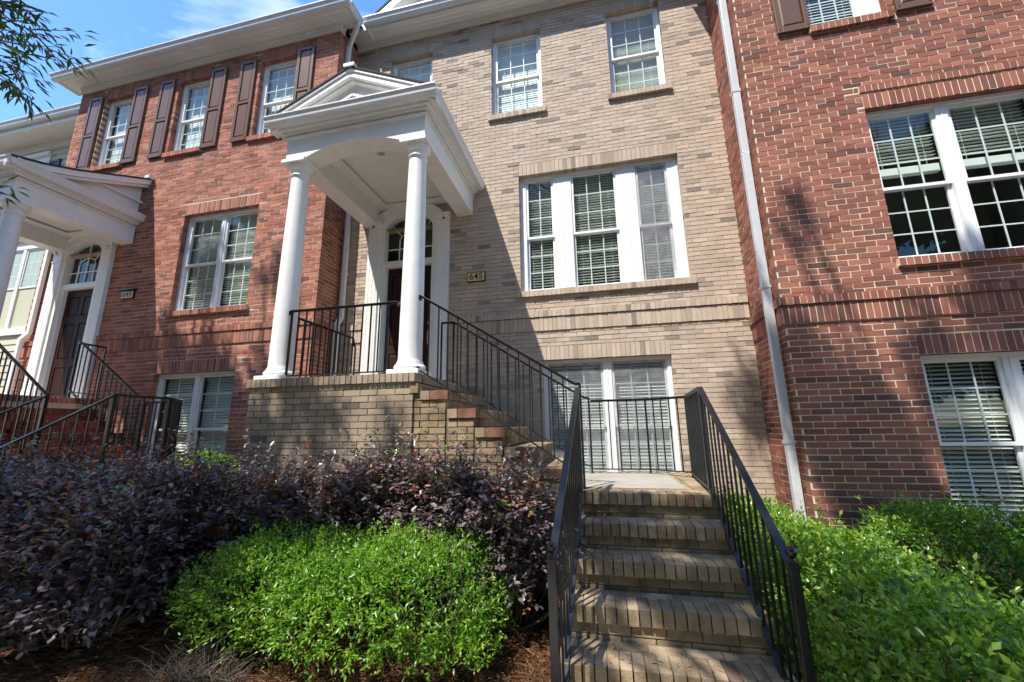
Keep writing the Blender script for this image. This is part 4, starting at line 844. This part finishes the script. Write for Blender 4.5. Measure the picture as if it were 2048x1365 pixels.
pk = dict(m=M['purple_leaf'], per=7, L=.052, W=.028, boxy=2.3, bump=.2, up=.1, sprig=.15, group='purple leaved shrubs', tmix=(.5, .2), twigs=110, stick=.18, stickh=.28, base_z=.15, flat=.55, young=.75)
shrub('purple_shrub', 'purple leaved shrub directly left of the front steps, under the side steps', [((-.85, 3.38, .72), (.48, .34, .44)), ((-1.35, 3.48, .78), (.42, .3, .46))], nsprig=2100, seed=11, **pk)
shrub('purple_shrub', 'purple leaved shrub with orange tips in front of the tan porch base', [((-1.95, 3.5, .80), (.50, .3, .50)), ((-2.55, 3.42, .72), (.45, .34, .44))], nsprig=2100, seed=13, **pk)
shrub('purple_shrub', 'dark purple shrub in front of the left end of the tan porch base', [((-3.3, 3.35, .72), (.55, .38, .47)), ((-3.95, 3.3, .76), (.5, .4, .50))], nsprig=2200, seed=17, **pk)
shrub('purple_shrub', 'large dark purple shrub at the left with reddish new leaves on top', [((-4.9, 3.15, .70), (.75, .55, .52)), ((-4.2, 2.95, .60), (.6, .5, .46))], nsprig=3400, seed=19, **pk)
shrub('purple_shrub', 'dark purple shrub filling the lower left edge', [((-4.9, 2.5, .66), (.9, .45, .50)), ((-3.85, 2.62, .60), (.55, .4, .44))], nsprig=3400, seed=23, **pk)
shrub('purple_shrub', 'dark purple shrub below the left railings at the left edge', [((-6.2, 3.05, .76), (.8, .5, .54)), ((-7.1, 3.0, .72), (.6, .5, .5))], nsprig=2400, seed=29, **pk)
shrub('green_shrub', 'small green shrub peeping up below the lower window of the left red house', [((-4.95, 4.35, .90), (.55, .32, .40))], M['holly_leaf'], 900, 6, .040, .022, seed=31, base_z=.3, group='green shrubs')
# dry twig heap and pine straw
T = thing('dead_shrub', 'grey heap of dry tangled twigs at the foot of the purple shrubs', 'dead shrub', (-2.55, 2.35, 0)); b = MB()
for i in range(420):
    a = random.uniform(0, 2 * math.pi); rr = random.random() ** .5; base = Vector((-2.62 + .30 * rr * math.cos(a), 2.45 + .2 * rr * math.sin(a), .04)); h = random.uniform(.15, .38) * (1.1 - rr * .6)
    p = [base]; d = Vector((random.gauss(0, .5), random.gauss(0, .4), 1)).normalized()
    for k in range(4): d = (d + Vector((random.gauss(0, .35), random.gauss(0, .35), random.gauss(-.22, .2)))).normalized(); p.append(p[-1] + d * h / 3); p[-1].z = max(p[-1].z, .03)
    b.tube(p, [.0028, .0024, .002, .0016, .001], 3)
b.build('twigs', M['dry_twig'], T, kind='stuff')
n = 26000; x = np.concatenate([rng.uniform(-4.6, -.34, n), rng.uniform(.95, 3.2, n // 5)]); y = np.concatenate([rng.uniform(1.55, 3.3, n), rng.uniform(1.4, 2.9, n // 5)])
zg = np.interp(y, ys[1:7], zs_[1:7]) + np.abs(rng.normal(0, .013, len(x))) + .004 + .02 * (lumps(np.stack([x, y, x * 0], 1), 2, 3) + .5); a = rng.uniform(0, 2 * np.pi, len(x)); D = np.stack([np.cos(a), np.sin(a), rng.normal(0, .12, len(x))], 1)
leaves_mesh('pine_straw', M['needle'], np.stack([x, y, zg], 1), D, rng.uniform(.6, 1.3, len(x)), rng.random(len(x)).clip(.01, 1), .13, .0022, None, kind='stuff', label='reddish brown pine straw mulch under the shrubs', category='mulch')

n = 150; kk = rng.integers(0, 5, n); x = rng.uniform(-.2, .78, n); y = YN - TR * kk + rng.uniform(.01, .27, n); z = ZL - RI * kk + .004
a = rng.uniform(0, 2 * np.pi, n); D = np.stack([np.cos(a), np.sin(a), rng.normal(0, .08, n)], 1)
leaves_mesh('leaf_litter', M['needle'], np.stack([x, y, z], 1), D, rng.uniform(.5, 1.1, n), rng.random(n).clip(.01, 1), .045, .010, None, kind='stuff', label='dry fallen leaves and needles scattered on the front steps', category='leaf litter')
# ------------------------------------------------------------------ street trees
def tree(name, label, base, trunk_h, lean, clumps, m, L, W, per_vol, group=None, rt=.2, seed=0, leaf_scale=1.0, sil=0):
    T = thing(name, label, 'tree', base, group); b = MB(); base = Vector(base); top = base + Vector((*lean, trunk_h)); path = [base + (top - base) * t + Vector((.12 * math.sin(t * 5 + seed), .1 * math.cos(t * 4 + seed), 0)) * t for t in np.linspace(0, 1, 7)]
    b.tube(path, [rt * (1.25 - .25 * min(1, i * 2)) * (1 - .09 * i) for i in range(7)], 10); P = []; D = []
    for ci, (cx, cy, cz, r_) in enumerate(clumps):
        c = Vector((cx, cy, cz)); s = path[3 + ci % 4]; mid = (s + c) / 2 + Vector((0, 0, -.3)); b.tube([s, mid, c], [rt * .38, rt * .22, .02], 6)
        nsp = int(per_vol * r_ ** 2)
        for _ in range(nsp):
            d = Vector(rng.normal(size=3)).normalized(); tip = c + Vector((d.x * r_, d.y * r_, d.z * r_ * .7)) * rng.uniform(.35, 1.05); st = c + (tip - c) * .45
            if rng.random() < .25: b.tube([c, st, tip], [.014, .008, .003], 3)
            k = 7; dr_ = (tip - st).normalized() + Vector((0, 0, -.35))
            for i in range(k): P.append(tip + dr_ * (i * .035) - dr_ * .12); q = Vector(rng.normal(size=3)) * .7 + dr_; D.append(q)
    b.build('trunk', M['bark'], T, smooth='auto')
    P = np.array([tuple(p) for p in P]); D = np.array([tuple(p) for p in D]); n = len(P)
    leaves_mesh('crown', m, P, D, rng.uniform(.7, 1.2, n) * leaf_scale, rng.normal(.5, .2, n).clip(.01, 1), L, W, T, kind='stuff'); return T
CL = []   # filled from the shade the photograph shows
exec_shade = [  # (x, y, z of a shaded spot, distance up the sun ray, clump radius)
    (-7.6, 5.3, 2.9, 3.6, .8), (-6.2, 5.3, 2.6, 3.9, .8), (-8.8, 5.3, 3.4, 3.6, .8), (-5.4, 5.3, 2.0, 4.2, .6), (-7.0, 5.3, 5.0, 3.2, .45), (-5.2, 5.3, 4.0, 3.9, .35), (-8.6, 5.3, 5.0, 3.4, .5),
    (-3.7, 3.85, 1.7, 4.0, .55), (-3.2, 3.85, 1.9, 4.3, .35), (-4.8, 3.2, 1.2, 4.2, .9), (-3.3, 3.0, 1.0, 4.5, .6), (-6.2, 3.0, 1.2, 4.0, .9), (-4.6, 2.4, .8, 4.4, .9), (-3.3, 2.2, .5, 4.4, .6), (-5.9, 4.6, 1.6, 4.0, .8),
    (-2.7, 3.0, .9, 4.6, .42), (-2.2, 3.2, .9, 4.9, .3), (-1.0, 3.5, 1.0, 4.8, .40), (-2.2, 3.85, 1.5, 5.0, .22), (-.7, 3.9, 1.3, 5.0, .25),
    (.3, 3.4, .9, 5.0, .50), (.1, 3.0, .7, 5.2, .35), (.6, 3.1, .6, 5.3, .28), (.2, 3.75, 1.0, 5.5, .3),
    (2.6, 4.9, 1.5, 5.3, .35), (2.4, 4.9, 2.0, 5.6, .28), (3.4, 4.9, 1.9, 5.2, .35), (4.2, 4.9, 2.6, 5.0, .45), (2.3, 4.9, 4.0, 5.0, .22), (1.95, 5.8, 1.7, 5.4, .25), (3.6, 4.9, 1.0, 5.5, .4), (3.3, 3.9, 1.0, 5.3, .45), (4.2, 4.9, 3.0, 5.2, .4), (4.0, 3.3, .8, 5.4, .5), (2.5, 4.9, 1.7, 5.6, .45), (2.75, 4.9, 1.2, 5.2, .4), (2.3, 4.9, 1.3, 5.0, .3), (2.1, 4.9, 2.2, 5.3, .3), (2.0, 5.8, 2.1, 5.0, .25)]
for (x, y, z, t, r_) in exec_shade:
    c0 = (x - .58 * t, y - t, z + 1.95 * t); k = 6 if r_ > .3 else 4
    for _ in range(k): CL.append((c0[0] + random.uniform(-.75, .75) * r_, c0[1] + random.uniform(-.5, .5) * r_, c0[2] + random.uniform(-1.3, 1.3) * r_, r_ * random.uniform(.32, .58)))
A = [c for c in CL if c[0] < -4.2]; B = [c for c in CL if c[0] >= -4.2]
tree('street_tree', 'street tree out of frame whose leafy branch hangs into the top left corner', (-8.2, -1.7, 0), 8.5, (.4, .2), A, M['oak_leaf'], .11, .035, 1000, seed=1)
tree('street_tree', 'street tree standing behind the viewer that dapples the steps with shade', (1.6, -3.4, 0), 9.5, (-.6, .4), B, M['oak_leaf'], .11, .035, 900, seed=2)
# the hanging branch seen at the top left: every leaf its own part
T = thing('tree_branch', 'leafy branch with narrow willow oak leaves hanging in at the top left corner', 'branch', (-4.6, 1.0, 4.6))
V, F = leaf_template(.078, .015, .3, .1); lm = []
for k in range(4):
    me = bpy.data.meshes.new('leaf'); me.from_pydata([(a, b_ * (1 + .1 * k), c_ + .004 * math.sin(k + a * 40)) for a, b_, c_ in V.tolist()], [], F.tolist()); me.materials.append(M['oak_leaf']); lm.append(me)
def ray(px, py, dist):
    d = c_fw + c_rt * ((px - 1024) / 805.18) - c_up * ((py - 682.5) / 805.18); return Vector(CAM_POS) + d.normalized() * dist
nl = 0
sprays = [((-60, 10), (60, 60), (150, 62)), ((-60, 60), (60, 110), (165, 130)), ((-50, 70), (40, 90), (120, 95)), ((-60, 100), (20, 130), (75, 155)), ((-60, 120), (20, 170), (60, 205)), ((60, 60), (100, 100), (160, 120)), ((-50, 0), (20, 20), (95, 25)), ((-60, 30), (10, 45), (60, 40)), ((20, 130), (40, 165), (70, 200)), ((-60, -20), (-10, 5), (50, 10)), ((-60, 50), (-20, 75), (30, 70)), ((-60, 90), (-10, 110), (45, 118)), ((-50, 20), (10, 60), (70, 75)), ((-60, 0), (30, 5), (75, 40)), ((-40, 130), (0, 150), (35, 180)), ((-60, 385), (-20, 380), (25, 372))]
for si, sp_ in enumerate(sprays):
    tw = MB(); d0 = 4.3 + .25 * math.sin(si * 2.1); pts = [ray(*q, d0 + .12 * i) for i, q in enumerate(sp_)]; fine = [pts[0] + (pts[1] - pts[0]) * t for t in (0, .5)] + [pts[1] + (pts[2] - pts[1]) * t for t in (0, .35, .7, 1)]
    tw.tube(fine, [.006, .005, .004, .003, .0022, .0012], 5)
    for k in range(30):
        t = k / 29; i = min(4, int(t * 5)); p = fine[i] + (fine[i + 1] - fine[i]) * (t * 5 - i); dr2 = (fine[i + 1] - fine[i]).normalized()
        side = Vector((random.gauss(0, 1), random.gauss(0, 1), random.gauss(-.3, .8))).normalized(); q = p + side * random.uniform(0, .09); 
        o = bpy.data.objects.new('leaf', random.choice(lm)); o.location = q; dd = (dr2 * .7 + side * .8 + Vector((0, 0, -.25))).normalized(); o.rotation_euler = dd.to_track_quat('X', 'Z').to_euler(); o.rotation_euler.rotate_axis('X', random.uniform(-1.2, 1.2))
        s = random.uniform(.7, 1.15); o.scale = (s, s, s); o.color = (max(.01, random.gauss(.45, .2)), 0, 0, 1); C.objects.link(o); adopt(o, T); nl += 1
    tw.build('twig', M['twig'], T)
# trees across the road, mirrored in the panes
for i, (x, y, h) in enumerate(((-31, -13, 17), (-22, -15, 18), (-15, -17, 17), (-9, -15, 18), (-3.5, -17.5, 17), (2, -15.5, 18.5), (8, -18, 17), (14, -16, 17), (21, -14, 17))):
    cl = [(x + random.gauss(0, 1.9), y + random.gauss(0, 1.2), h * random.uniform(.2, 1.0), random.uniform(1.7, 2.6)) for _ in range(24)]
    tree('park_tree', ('broad leafy tree across the road behind the viewer, ' + ('far left', 'second from the left', 'third from the left', 'fourth from the left', 'in the middle', 'fourth from the right', 'third from the right', 'second from the right', 'far right')[i]), (x, y, -.04), h * .75, (.2, .1), cl, M['oak_leaf'], .42, .24, 95, group='trees across the road', rt=.26, seed=i)
